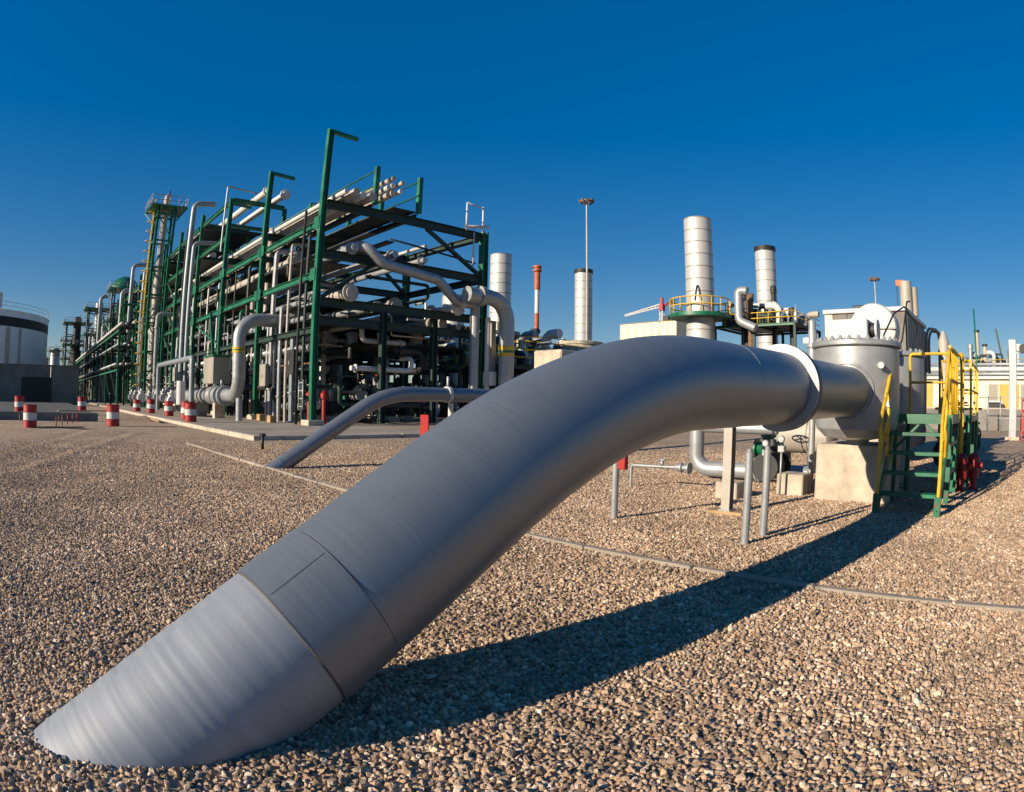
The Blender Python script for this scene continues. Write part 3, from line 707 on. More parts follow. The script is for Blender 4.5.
# ------------------------------------------------------------------ striped drums and planks
def drum(x, y):
    t = thing('striped_drum', 'red and white striped steel drum standing in the yard', 'drum', (x, y, 0), 'red and white marker drums')
    r, h = .33, .98
    for k, (z0, z1, m) in enumerate(((0, .33, 'red'), (.33, .66, 'white'), (.66, .98, 'red'))):
        MB().lathe((x, y, 0), [(r, z0+.002), (r+.014, z0+.012), (r, z0+.03), (r, z1-.03), (r+.012, z1-.012), (r, z1)], 24).build('band', m, t)
    MB().lathe((x, y, h-.002), [(r+.015, 0), (r+.015, .02), (r-.02, .02), (r-.03, .005), (0, .005)], 24).build('lid', 'red', t)
    return t
D0 = drum(-27.99, -.9)
for (x, y, z) in ((-25.64, -5.18, 0), (-36.9, -6.1, .3), (-42.96, -1.46, .3), (-30.2, 3.75, .13), (-38.9, 4.4, .13), (-44.7, 4.2, .13), (-49.4, 3.84, .13), (-33.5, 4.3, .13)):
    o = copy_tree(D0, (x, y, z), rotz=rnd.random()*6); o.rotation_euler.x = .05*(rnd.random()-.5); o.rotation_euler.y = .05*(rnd.random()-.5); o.scale = (1, 1, .94+.1*rnd.random())
for k, (a, b) in enumerate((((-25.4, -4.9, .05), (-25.9, -2.6, .05)), ((-37.5, -3.5, .42), (-38.5, .2, .42)), ((-31, 2.2, .1), (-36, 2.3, .12)))):
    solo('plank', MB().bar(a, b, .24, .06), 'timber', ['weathered plank lying beside a striped drum', 'weathered plank lying on the roadway kerb', 'long plank lying along the slab edge'][k], 'plank')
# chain of low stakes between drums
for k in range(7):
    x = -26-1.6*k; y = -3.9+.35*k
    solo('marker_stake', MB().cyl((x, y, 0), (x, y, .5), .025, 8), 'red', 'short red stake in the gravel near the striped drums', 'stake', 'red stakes between the drums')
sw = thing('shade_line_wall', 'added low shade-line sleeper wall behind the striped drums', 'wall', (-33, -14, 0))  # low wall added for the dark line its shaded face draws
for k in range(13):
    y1 = -1.2-2.4*k; MB().box(-33.25, -33.0+.04*rnd.random(), y1-2.36, y1, -.1, .42+.05*rnd.random(), .015).build('sleeper', 'concd', sw)
# earth bank
eb = MB(); vs = []; nx = 40
for i in range(nx):
    y = -26+i*.72; 
    for j in range(7):
        q = j/6; vs.append((-33.3-q*2.4, y, .36*math.sin(math.pi*q)*(.7+.6*noise.noise(Vector((y*.5, q*2, 1)))) - .02))
eb.add(vs, [(i*7+j, (i+1)*7+j, (i+1)*7+j+1, i*7+j+1) for i in range(nx-1) for j in range(6)], True)
o = eb.build('earth_bank', 'ground'); tag(o, kind='structure')

# ------------------------------------------------------------------ tank and bund wall at the left
bw = thing('bund_wall', 'dark concrete bund wall in front of the white tank', 'wall', (-80, -15, 0))
for k in range(12):
    y1 = .6-k*4; MB().box(-80.4, -80, y1-3.97, y1, 0, 4.65).build('wall_panel', 'concd', bw)
MB().box(-80.5, -79.9, -47.4, .7, 4.655, 4.85).build('coping', 'concd', bw)
MB().box(-79.995, -79.9, -7.5, -3.2, .1, 3.3).build('gate', 'steel', bw)
tk = thing('storage_tank', 'white storage tank with a black band behind the bund wall', 'tank', (-118, -20.5, 0))
tc_, tr_, = (-118, -21.6), 17.8
MB().lathe((*tc_, 0), [(tr_, 0), (tr_, 11.6)], 96).build('shell', 'bandwhite', tk)
MB().lathe((*tc_, 11.61), [(tr_+.02, 0), (tr_+.02, 1.5)], 96).build('painted_band', 'black', tk)
MB().lathe((*tc_, 13.12), [(tr_, 0), (tr_, .9), (tr_+.12, .95), (tr_+.12, 1.05), (tr_-.5, 1.15), (0, 2.3)], 96).build('roof', 'bandwhite', tk)
for z in (14.8, 15.4):
    MB().tube([(tc_[0]+(tr_-.1)*math.cos(a), tc_[1]+(tr_-.1)*math.sin(a), z) for a in [2*math.pi*k/80 for k in range(80)]], .035, 5, closed=True).build('handrail', 'galv', tk)
for k in range(40):
    a = 2*math.pi*k/40; p = (tc_[0]+(tr_-.1)*math.cos(a), tc_[1]+(tr_-.1)*math.sin(a)); MB().cyl((*p, 14.1), (*p, 15.4), .03, 5).build('rail_post', 'galv', tk)
for a, wd in ((-.18, .5), (.62, .8), (.78, .4)):
    p = (tc_[0]+(tr_+.1)*math.cos(a), tc_[1]+(tr_+.1)*math.sin(a))
    MB().cyl((*p, 0), (*p, 11.4), wd*.5, 12).build('downpipe', 'beige', tk)
p = (tc_[0]+8, tc_[1]+4); MB().cyl((*p, 14), (*p, 17), .35, 12).build('roof_vent', 'white', tk)
MB().box(tc_[0]+tr_*math.cos(.5)-.2, tc_[0]+tr_*math.cos(.5)+.5, tc_[1]+tr_*math.sin(.5)-.4, tc_[1]+tr_*math.sin(.5)+.4, 14.3, 16.6).build('level_gauge', 'white', tk)

# ------------------------------------------------------------------ pipe rack
XF, YF, YB, SPX = -26.0, 9.1, 20.2, 8.35
NB = 20
LEV = (5.4, 6.35, 8.85, 11.55)
rk = thing('pipe_rack', 'long green steel pipe rack running away from the slab', 'pipe rack', (XF, YF, .13))
colm = None
tops = {0: 15.85, 1: 16.0, 2: 16.2, 3: 17.3}
for k in range(NB):
    x = XF-SPX*k
    zt = tops.get(k, 17.2 + .5*(k % 3))
    MB().hbeam((x, YF, .4), (x, YF, zt), .31, .31, (0,1,0)).build('column', 'green', rk)
    MB().box(x-.45, x+.45, YF-.45, YF+.45, .0, .4, .03).build('column_base', 'conc', rk)
    MB().hbeam((x, YB, .4), (x, YB, 11.9), .42, .42, (0,1,0)).build('column', 'green', rk)
    MB().box(x-.45, x+.45, YB-.45, YB+.45, .0, .4, .03).build('column_base', 'conc', rk)
    for ym in (13.2, 16.6):
        MB().hbeam((x, ym, .2), (x, ym, 6.1), .32, .32, (0,1,0)).build('column', 'dkgreen', rk)
    for z in LEV:
        MB().hbeam((x, YF+.22, z), (x, YB-.22, z), .3, .46).build('cross_beam', 'dkgreen', rk)
    if k < 3:
        MB().bar((x, YF, zt-.12), (x, YF+1.7, zt-.22), .2, .2).build('davit_arm', 'green', rk)
    if k < 6:
        MB().bar((x, YF+.3, 6.6), (x, YF+3.2, 8.6), .2, .2, (1,0,0)).build('knee_brace', 'dkgreen', rk)
        MB().bar((x, YB-.3, 9.1), (x, YB-4.4, 11.3) if k == 0 else (x, YB-3, 11.3), .2, .2, (1,0,0)).build('knee_brace', 'dkgreen', rk)
for k in range(NB-1):
    x0 = XF-SPX*k-.22; x1 = XF-SPX*(k+1)+.22
    for z in (7.75, 10.5) if k < 2 else (7.75, 10.5, 13.4, 16.2):
        MB().hbeam((x0, YF, z), (x1, YF, z), .22, .33).build('side_beam', 'green', rk)
    MB().hbeam((x0, YF, 4.9), (x1, YF, 4.9), .24, .3).build('side_beam', 'dkgreen', rk)
    for z in (8.85, 11.6):
        MB().hbeam((x0, YB, z), (x1, YB, z), .28, .4).build('side_beam', 'dkgreen', rk)
    for y in (12.2, 15.2): MB().hbeam((x0, y, 11.95), (x1, y, 11.95), .22, .3).build('deck_beam', 'dkgreen', rk)
    if k % 4 == 2:
        MB().bar((x0, YF+.05, 5.2), (x1, YF+.05, 7.5), .12).build('wind_brace', 'green', rk)
        MB().bar((x0, YF+.12, .6), (x1, YF+.12, 4.7), .12).build('wind_brace', 'green', rk)
q5 = random.Random(77)
for k in range(NB-1):
    x0 = XF-SPX*k-.25; x1 = XF-SPX*(k+1)+.25
    for (z, ya, yb) in ((5.65, 9.5, 12.9), (6.6, 9.6, 12.2), (9.1, 9.5, 12.4), (5.65, 14.2, 19.2)):
        if k == 0 and z > 9: x0_ = x0-2.4
        else: x0_ = x0
        MB().box(x0_, x1, ya, yb, z-.05, z).build('tier_shade_plate', 'steel', rk)  # solid plates added beneath the pipes to shade the rack interior
    if k < 5:
        for z in (7.75, 10.5):
            for xx in (x0, x1): MB().box(xx-.3, xx+.3, YF-.2, YF-.185, z-.32, z+.32).build('gusset', 'green', rk)
for k in range(3, NB-1):
    x = XF-SPX*(k+.5)
    MB().hbeam((x, YF-.3, .13), (x, YF-.3, 15+2.5*q5.random()), .26, .26, (0,1,0)).build('post', 'green' if k % 3 else 'dkgreen', rk)
    for z in (13.4, 16.2):
        MB().hbeam((XF-SPX*k, YF+.2, z), (XF-SPX*k, 15.5, z), .22, .3).build('cross_beam', 'dkgreen', rk)
        MB().box(XF-SPX*(k+1)+.3, XF-SPX*k-.3, YF+.6, 15, z+.16, z+.2).build('deck_shade_plate', 'steel', rk)  # dark sheets added to darken the inside of the tall far tiers
    MB().hbeam((XF-SPX*k, 15.5, 12.2), (XF-SPX*k, 15.5, 17), .26, .26, (0,1,0)).build('post', 'dkgreen', rk)
    for z in (6.3, 9.2, 12): MB().bar((XF-SPX*k-.2, YF-.1, z-1.2), (XF-SPX*(k+.5), YF-.2, z+1.2), .12).build('wind_brace', 'green', rk)
for (y, z, r, m) in ((9.7, 13.9, .2, 'beige'), (10.6, 13.9, .26, 'white'), (11.6, 13.9, .2, 'galv'), (9.8, 16.6, .22, 'white'), (10.6, 16.6, .17, 'beige')):
    pipe('rack_pipe', 'pale pipe lying on the tall upper tiers of the far rack', [(-51.5, y, z), (-188, y, z)], r, m, group='pipes on the tall far tiers', n=12)
# walkway with posts and rails on top
wk = thing('rack_walkway', 'walkway with green railings on top of the pipe rack', 'walkway', (XF, 13.7, 12.1))
for y in (12.25, 15.2):
    for k in range(NB): 
        x = XF-SPX*k*.5
        if x < -110: break
        MB().box(x-.13, x+.13, y-.13, y+.13, 12.1, 14.3 if k % 2 == 0 else 13.9).build('rail_post', 'green', wk)
    for z in (13.2, 14.1): MB().cyl((XF, y, z), (-108, y, z), .05, 8).build('handrail', 'green', wk)
for k in range(20):
    MB().box(XF-4.1*k-4.05, XF-4.1*k, 13.4, 15.0, 12.1, 12.16).build('grating_panel', 'steel', wk)
# pipes lying on the rack
top = []
for (y, z, r, m) in ((10.3, 12.05, .2, 'beige'), (10.9, 12.05, .2, 'white'), (11.5, 12.1, .24, 'beige'), (12.75, 12.55, .17, 'beige'), (12.75, 13.0, .16, 'white'), (12.75, 13.42, .14, 'beige'), (13.15, 12.7, .13, 'white'), (13.15, 13.15, .13, 'beige'), (9.75, 11.98, .14, 'white')):
    xe = XF+.9+rnd.random()*.5
    pipe('rack_pipe', 'pale insulated pipe lying along the top of the pipe rack', [(xe, y, z), (-190, y, z)], r, m, group='pipes on top of the rack', n=12)
MB_ = [(9.9, .3, 'beige'), (10.9, .22, 'galv'), (11.9, .36, 'white'), (13.4, .2, 'galv'), (15.4, .17, 'galv')]
for (y, r, m) in MB_:
    xe = XF - 3.2 - rnd.random()*3 if r > .25 else XF + .6
    pipe('rack_pipe', 'pale pipe lying on the upper tier of the pipe rack', [(xe, y, 8.85+.24+r), (-192, y, 8.85+.24+r)], r, m, group='pipes on the upper tier', n=14, flanges=[((xe-.4, y, 9.09+r), (1,0,0))])
for (y, r, m) in ((10, .2, 'galv'), (10.8, .3, 'beige'), (11.8, .18, 'galv'), (12.6, .25, 'white'), (14.2, .22, 'galv'), (15.3, .34, 'beige'), (17.2, .2, 'galv'), (18.2, .27, 'white'), (19.2, .2, 'galv')):
    xe = XF + 1.0 - rnd.random()*4
    pipe('rack_pipe', 'grey or pale pipe lying on the middle tier of the pipe rack', [(xe, y, 6.35+.24+r), (-192, y, 6.35+.24+r)], r, m, group='pipes on the middle tier', n=12, flanges=[((xe-.2, y, 6.59+r), (1,0,0)), ((xe-9, y, 6.59+r), (1,0,0))])
for (y, r, m) in ((9.9, .18, 'galv'), (10.7, .24, 'bluegrey'), (11.6, .3, 'galv'), (12.4, .15, 'rust'), (14.0, .2, 'galv'), (14.8, .22, 'bluegrey'), (15.8, .16, 'galv'), (17.6, .32, 'beige'), (18.6, .2, 'galv'), (19.4, .15, 'rust')):
    xe = XF + .4 - rnd.random()*5
    pipe('rack_pipe', 'grey pipe lying on the lowest tier of the pipe rack', [(xe, y, 5.4+.24+r), (-192, y, 5.4+.24+r)], r, m, group='pipes on the lowest tier', n=12, flanges=[((xe-1, y, 5.64+r), (1,0,0))])
# two tall flare lines above the third bay
for k, (y, z) in enumerate(((11.4, 16.9), (12.9, 16.9))):
    pipe('flare_line', 'white pipe carried high above the rack on tall posts', [(-40.6, y, z), (-165, y, z+.9)], .27, 'white', group='pair of high white pipes', n=16, flanges=[((-40.9, y, z), (1,0,0))])
hf = thing('high_frame', 'tall green portal frames carrying the high white pipes', 'frame', (-42.7, 11, 12))
for x in (-42.7, -51.05):
    for y in (9.1, 13.9): MB().hbeam((x-.5 if y > 10 else x-.02, y, 12.25), (x-.5 if y > 10 else x-.02, y, 16.5), .3, .3, (0,1,0)).build('post', 'green', hf)
    MB().hbeam((x-.3, 9.3, 16.45), (x-.3, 13.8, 16.45), .24, .34).build('cross_beam', 'green', hf)
    MB().hbeam((x-.3, 9.3, 14.4), (x-.3, 13.8, 14.4), .2, .28).build('cross_beam', 'green', hf)
pipe('riser_pipe', 'slender pale tube standing above the third rack bay', [(-43.9, 9.0, 12.5), (-43.9, 9.0, 17.8), (-43.9, 12.0, 17.6)], .07, 'galv', bend=.1, n=8)
# blue grey risers in front of the rack
for (x, z0, z1, r, tail) in ((-52.2, .13, 18.6, .26, 0), (-50.4, .13, 14.5, .2, 0), (-66.5, 4.2, 11.8, .2, 1), (-69, .13, 9.0, .2, 0), (-76.5, .13, 17, .24, 0), (-88, 6.5, 19.6, .3, 0), (-98.5, 6.0, 17.5, .34, 0), (-103, .13, 12, .3, 0), (-117, 2, 13, .35, 1), (-127, .13, 15, .35, 0), (-137, 8, 22, .42, 0), (-150, .13, 15, .4, 0), (-161, .13, 17, .4, 0)):
    pts = ([(x, 8.35, z0), (x, 8.35, z1), (x, 10.4, z1+.2)] if z0 < 1 else [(x, 10.4, z0), (x, 8.35, z0), (x, 8.35, z1), (x, 10.4, z1+.2)]) if not tail else [(x+1.6, 8.35, .13), (x+1.6, 8.35, z0-1.6), (x, 8.35, z0), (x, 8.35, z1), (x, 10.6, z1)]
    pipe('riser_pipe', 'blue grey riser pipe climbing the sunlit side of the rack', pts, r, 'bluegrey', group='risers on the rack side', bend=r*2.4, n=14)
for k in range(46):
    x = -56-q5.random()*120; z0 = q5.choice([.13, 2, 4]); z1 = z0+3+q5.random()*7; m = q5.choice(['green', 'dkgreen', 'bluegrey', 'steel', 'dkgreen', 'galv', 'beige'])
    c_ = dict(green='green', dkgreen='dark green', bluegrey='blue grey', steel='dark', galv='grey', beige='beige')[m]
    y = 8.0-q5.random()*1.6; r = .08+.12*q5.random()
    pipe('standing_pipe', c_+' pipe standing against the far rack side', [(x, y, .13), (x, y, z1), (x, y+3.2, z1+.1)], r, m, group=c_+' pipes against the far rack side', bend=r*2.5, n=10, flanges=[((x, y, z0+1.4), (0,0,1)), ((x, y, z1-1.4), (0,0,1))])
bal = thing('pipe_bridge', 'dark low pipe bridge running in front of the far rack', 'pipe bridge', (-70, 5.8, .13))
for k in range(15):
    x = -72-7*k
    for y in (5.0, 6.8): MB().hbeam((x, y, .13), (x, y, 9.2), .24, .24, (0,1,0)).build('post', 'dkgreen' if k % 2 else 'green', bal)
    for z in (4.5, 6.8, 9.0): MB().hbeam((x, 4.8, z), (x, 7.0, z), .2, .28).build('cross_beam', 'dkgreen', bal)
    for z in (4.2, 8.7): MB().bar((x, 4.9, z), (x-7, 4.9, z), .14, .2).build('side_beam', 'green', bal)
    MB().bar((x, 4.95, .5), (x-7, 4.95, 4.1), .1).build('brace', 'dkgreen', bal)
for k in range(15):
    z = (4.8, 7.1, 9.3)[k % 3]; y = 5.1+.35*(k//3); m = q5.choice(['galv', 'beige', 'steel', 'bluegrey', 'white']); r = .1+.1*q5.random()
    pipe('bridge_pipe', dict(galv='grey', beige='beige', steel='dark', bluegrey='blue grey', white='white')[m]+' pipe laid along the low pipe bridge', [(-70.5-q5.random()*4, y, z+r), (-178, y, z+r)], r, m, group=dict(galv='grey', beige='beige', steel='dark', bluegrey='blue grey', white='white')[m]+' pipes on the low bridge', n=9)
for k in range(34):
    x = -28-rnd.random()*150; y = rnd.choice([9.6, 10.3, 11.2, 12.5, 14, 15.5, 17, 18.4, 19.6]); r = rnd.choice([.06, .08, .11, .15, .18]); z1 = rnd.choice([5.4, 6.4, 7.2, 8.9])
    if k < 16: x = -27.0-rnd.random()*22
    m = rnd.choice(['galv', 'steel', 'beige', 'steel', 'white', 'dkgreen']); c_ = dict(galv='grey', steel='dark', beige='beige', white='white', dkgreen='dark green')[m]
    pipe('drop_pipe', c_+(' thick' if r > .13 else ' thin')+' pipe dropping from the rack tiers to the slab', [(x, y, .13), (x, y, z1), (x-1.2, y, z1+.2)], r, m, group=c_+(' thick' if r > .13 else ' thin')+' pipes dropping inside the rack', bend=r*2.5, n=10)
# big pipes at the near end of the rack
AX = -31.76
pA = pipe('elbow_pipe', 'thick grey pipe rising from the flanged manifold and bending into the rack, yellow band', [(AX-2.2, 7.05, 1.55), (AX, 7.05, 1.55), (AX, 6.95, 5.85), (AX, 10.3, 5.95), (AX+.3, 11.3, 7.6)], .38, 'galv', bend=1.15, n=32, bands=[((AX, 6.98, 4.1), (0,0,1), .32, 'yellow')])
MB().cyl((AX+.15, 7.05, .13), (AX+.15, 7.05, 1.4), .2, 20).build('dummy_leg', 'galv', pA)
MB().tube([(AX, 6.98, 4.07), (AX, 6.98, 4.13)], .392, 32).build('green_stripe', 'green', pA)
pB = pipe('swan_neck_pipe', 'pale pipe swinging down across the open end of the rack', [(-27.4, 11.2, 9.55), (-25.3, 11.4, 9.5), (-25.2, 12.5, 8.6), (-25.2, 16.2, 8.2), (-25.2, 17.6, 7.1), (-25.2, 18.5, 7.1), (-25.2, 18.95, 7.1), (-25.2, 18.95, .2)], .28, 'galv', bend=.75, n=28, flanges=[((-25.2, 17.9, 7.1), (0,1,0))], frad=1.25, fmat='white')
pC = pipe('down_pipe', 'thick grey pipe with a yellow band dropping outside the far rack corner', [(-24, 17.3, 7.4), (-24, 20.4, 7.4), (-24, 20.4, .2)], .45, 'galv', bend=1.35, n=36, flanges=[((-24, 18.3, 7.4), (0,1,0))], frad=1.28, bands=[((-24, 20.4, 4.4), (0,0,1), .6, 'yellow')])
MB().tube([(-24, 20.4, 4.3), (-24, 20.4, 4.44)], .464, 36).build('green_stripe', 'green', pC)
t = thing('level_column', 'pale vertical level column strapped beside the thick banded pipe', 'column', (-24.9, 19.7, 0))
MB().cyl((-24.9, 19.7, .2), (-24.9, 19.7, 6.4), .16, 14).build('tube', 'white', t); MB().box(-24.9, -24.6, 19.75, 20.1, 2.6, 6.2).build('shield', 'panel', t); MB().box(-25.0, -24.4, 19.5, 20.0, 2.4, 3.2).build('box', 'white', t)
for k, (y, z) in enumerate(((21.3, 3.0), (22.2, 2.8))):
    t = thing('control_valve', ['dark domed control valve by the foot of the banded pipe', 'pale domed control valve beside the banded pipe'][k], 'valve', (-23.8, y, .1))
    MB().lathe((-23.8, y, 2.4), [(.5, 0), (.62, .1), (.62, .16), (.5, .4), (.25, .62), (.05, .68)], 24).build('diaphragm', ('steel', 'white')[k], t)
    MB().cyl((-23.8, y, .1), (-23.8, y, 2.4), .12, 12).build('yoke', 'galv', t)
    MB().box(-24.3, -23.3, y-.5, y+.5, 2.28, 2.38).build('flange_plate', 'yellow', t)
# top corner ladder cage on the rack
t = thing('cage_ladder', 'pale hoop ladder on the upper rack corner', 'ladder', (-26.2, 19.4, 11.8))
for y in (18.7, 20.0): MB().cyl((-25.9, y, 11.7), (-25.9, y, 13.5), .06, 8).build('side', 'white', t)
MB().cyl((-25.9, 18.7, 13.5), (-25.9, 20.0, 13.4), .05, 8).build('rung', 'white', t); MB().cyl((-25.9, 18.6, 11.95), (-25.9, 20.5, 12.3), .1, 8).build('rung', 'white', t); MB().cyl((-25.9, 19.3, 9.6), (-25.9, 19.3, 12), .05, 8).build('hanger', 'white', t)
for (y, z) in ((12.2, 10.5), (13.4, 10.2)):
    solo('cable_tray', MB().box(XF-.4, XF-44, y, y+.5, z, z+.08), 'steel', 'dark cable tray slung under the top of the rack', 'cable tray', 'cable trays under the rack deck')
pipe('stay_rod', 'thin rod tied across the open end of the rack', [(-26.3, 13.6, 10.35), (-26.3, 19.8, 9.9)], .06, 'steel', n=8)
pipe('slant_pipe', 'white speckled pipe slanting under the rack deck', [(-27.5, 16.9, 10.7), (-40, 16.9, 10.7)], .12, 'white', n=10)

# manifold with big flanges beside the rack
mf = thing('manifold', 'grey horizontal manifold with large flanges beside the slab edge', 'manifold', (-36, 7.05, .13))
MB().tube([(AX-1.9, 7.05, 1.55), (-62, 7.05, 1.3)], .4, 28).build('manifold_pipe', 'galv', mf)
for x in (-34.3, -35.2, -36.2, -37.4, -38.8, -41.5, -46, -46.8, -50, -56):
    rr_ = rnd.choice([.62, .7, .56]); MB().cyl((x-.14, 7.05, 1.52), (x+.14, 7.05, 1.52), rr_, 28).build('flange', 'galv', mf)
for x in (-35.7, -37.0): MB().lathe((x, 7.05, 1.52), [(.45, -.35), (.58, -.2), (.6, 0), (.58, .2), (.45, .35)], 24, 'X').build('valve_body', 'galv', mf)
for x in (-35.7, -40, -44.5, -50): MB().box(x-.25, x+.25, 6.7, 7.4, 0.13, 1.1).build('pier', 'conc', mf)
MB().cyl((-37.9, 5.0, .9), (-37.9, 5.0, 2.4), .3, 20).build('end_vessel', 'white', mf)
MB().box(-42, -37.9, 4.6, 5.4, .82, .92).build('shelf', 'conc', mf)
t = thing('actuator_cabinet', 'grey cabinet with a green bracket standing on the manifold valves', 'cabinet', (-36.6, 7.1, 2.1))
MB().box(-37.6, -35.4, 6.5, 7.7, 2.25, 3.9, .03).build('cabinet', 'panel', t)
MB().box(-37.65, -35.35, 6.45, 7.75, 3.92, 4.05).build('lid', 'green', t)
MB().bar((-37.5, 7.1, 4.05), (-38.6, 7.1, 7), .16).build('bracket', 'green', t)
MB().cyl((-35.3, 7.1, 2.1), (-35.3, 7.1, 2.5), .1, 10).build('knob', 'galv', t)
pipe('frame_pipe', 'pale pipe goalpost in front of the rack side', [(-40.0, 6.3, .13), (-40.0, 6.3, 4.05), (-52.5, 6.3, 4.0), (-52.5, 6.3, .2)], .2, 'bluegrey', bend=.3, n=14)
for k, x in enumerate((-47, -49.5, -53, -56.5, -60, -64, -69)):
    flanged_valve('gate_valve', 'pale valve set on the manifold beside the rack', (x, 6.0+.4*rnd.random(), 1.0+.3*rnd.random()), .2+.1*rnd.random(), 'x', rnd.choice(['galv', 'white', 'galv']), rnd.choice(['steel', 'black', 'galv']), 'valves along the manifold')
# pumps, vessels and valves inside the rack
def pump(x, y, lab, grp, mat, rot):
    t = thing('pump', lab, 'pump', (x, y, .13), grp)
    MB().box(x-.9, x+.9, y-.45, y+.45, .13, .45, .02).build('plinth', 'conc', t)
    MB().lathe((x-.75, y, .95), [(.1, 0), (.32, .04), (.36, .1), (.36, .75), (.3, .82), (.1, .84)], 16, 'X').build('motor', mat, t)
    MB().lathe((x+.2, y, .95), [(.12, 0), (.4, .05), (.42, .3), (.2, .4), (.2, .5), (.3, .5), (.3, .56)], 16, 'X').build('casing', 'steel', t)
    MB().cyl((x+.4, y, 1.2), (x+.4, y, 2.4), .13, 10).build('discharge', 'galv', t)
    return t
for k in range(18):
    x = -28.5-rnd.random()*16-(k > 11)*30; y = 10.5+rnd.random()*8.5
    m = rnd.choice(['green', 'steel', 'bluegrey', 'dkgreen']); c_ = dict(green='green', steel='dark', bluegrey='blue grey', dkgreen='dull green')[m]; pump(x, y, c_+' motor pump on a concrete plinth beneath the pipe rack', c_+' pumps under the rack', m, 0)
for k in range(26):
    x = -27.5-rnd.random()*26; y = 9.8+rnd.random()*9.6
    m = rnd.choice(['galv', 'green', 'white', 'steel']); m2 = rnd.choice(['green', 'red', 'steel', 'yellow'])
    c_ = dict(galv='grey', green='green', white='white', steel='dark')[m]+' small valve with '+m2.replace('steel', 'dark')+' hand wheel under the rack'
    flanged_valve('gate_valve', c_, (x, y, .9+rnd.random()*2.2), .14+.08*rnd.random(), rnd.choice('xy'), m, m2, c_)
def vessel(x, y, r, h, z0, mat, lab, grp=None):
    t = thing('vessel', lab, 'vessel', (x, y, .13), grp)
    MB().lathe((x, y, z0), [(.05, -.35*r), (r*.6, -.3*r), (r*.93, -.12*r), (r, 0), (r, h), (r*.93, h+.14*r), (r*.6, h+.33*r), (.05, h+.4*r)], 28).build('shell', mat, t)
    for k in range(3):
        a = 2.1*k+.3; p = (x+math.cos(a)*r*.85, y+math.sin(a)*r*.85); MB().box(p[0]-.08, p[0]+.08, p[1]-.08, p[1]+.08, .1, z0+.1).build('leg', 'steel', t)
    for z in (z0+h*.3, z0+h*.7): MB().lathe((x, y, z), [(r+.01, -.05), (r+.03, -.03), (r+.03, .03), (r+.01, .05)], 28).build('band', mat, t)
    return t
for k, (x, y, r, h, m) in enumerate(((-33, 17.5, .55, 3.2, 'galv'), (-36, 14.7, .45, 3.0, 'white'), (-41, 18.2, .6, 3.0, 'galv'), (-46, 12.8, .5, 3.1, 'beige'), (-55, 16, .7, 3.4, 'galv'), (-30, 19.2, .4, 2.9, 'bluegrey'), (-63, 11.5, .6, 3.2, 'galv'))):
    vessel(x, y, r, h, 1.0, m, 'upright vessel on legs standing beneath the pipe rack', 'vessels under the rack')
# small bore pipework threading the tiers
cn = {'galv': 'grey', 'beige': 'beige', 'steel': 'dark', 'white': 'white', 'bluegrey': 'blue grey', 'rust': 'rusty', 'green': 'green', 'dkgreen': 'dark green'}
q = random.Random(31)
for k in range(110):
    x = -26.4-q.random()**1.4*(36 if k < 80 else 120); y = 9.4+q.random()*10.4; z = q.choice([1.2, 2.2, 3.1, 4.2, 5.0, 6.0, 7.3, 8.3, 9.6]); r = q.choice([.05, .06, .08, .1, .14, .2])
    if z > 7 and y > 14: z = q.choice([3.5, 4.6, 5.9])
    m = q.choice(['galv', 'galv', 'white', 'steel', 'steel', 'steel', 'beige', 'rust', 'dkgreen', 'dkgreen']); d = q.choice([-1, 1])
    a = (x, y, z); l = 1+q.random()*3.5
    yy = min(19.8, max(9.3, y+d*l))
    pts = [a, (x, yy, z), (x, yy, z+q.choice([-1, 1])*(.6+q.random()*.5)), (x-1-q.random()*5, yy, z+q.choice([-1, 1])*.55)]
    pts[3] = (pts[3][0], yy, pts[2][2])
    pipe('branch_pipe', cn[m]+' small bore pipe bending between tiers of the rack', pts, r, m, group=cn[m]+' small bore pipes in the rack', bend=r*2.2, n=9, flanges=[((x, y+d*.3, z), (0,1,0))] if r > .09 else ())
# dark decks added inside the rack to block sky light
for k in range(4):
    x = XF-SPX*k
    solo('shade_deck', MB().box(x-SPX+.4, x-.4, 13.6, 19.6, 4.55, 4.63), 'steel', 'dark plate added under the lowest rack tier to block sky light', 'deck', 'light-blocking decks inside the rack')
for k in range(40):
    x = -27-q.random()**1.3*40; y = 9.6+q.random()*9.5; z = q.choice([5.66, 6.61, 9.11]) if y < 12 else 4.64
    h = .5+q.random()*1.0; r = .15+q.random()*.25; m = q.choice(['galv', 'white', 'steel', 'beige', 'dkgreen'])
    t = thing('filter_pot', cn[m]+' filter pot with a domed lid fixed among the rack pipes', 'filter', (x, y, z), cn[m]+' filter pots in the rack')
    MB().lathe((x, y, z), [(r*.6, 0), (r, .1), (r, h*.7), (r*1.25, h*.7), (r*1.25, h*.78), (r*.8, h*.95), (.03, h)], 14).build('pot', m, t)
    MB().cyl((x, y, z+h*.95), (x, y, z+h+.3), r*.18, 8).build('stem', 'steel', t)
t = thing('access_ladder', 'short pale ladder clamped to the corner column of the rack', 'ladder', (-26.5, 8.6, .13))
for x in (-26.95, -26.45): MB().cyl((x, 8.75, .9), (x, 8.75, 2.4), .04, 8).build('side', 'galv', t)
for k in range(4): MB().cyl((-26.95, 8.75, 1.05+.4*k), (-26.45, 8.75, 1.05+.4*k), .035, 8).build('rung', 'galv', t)
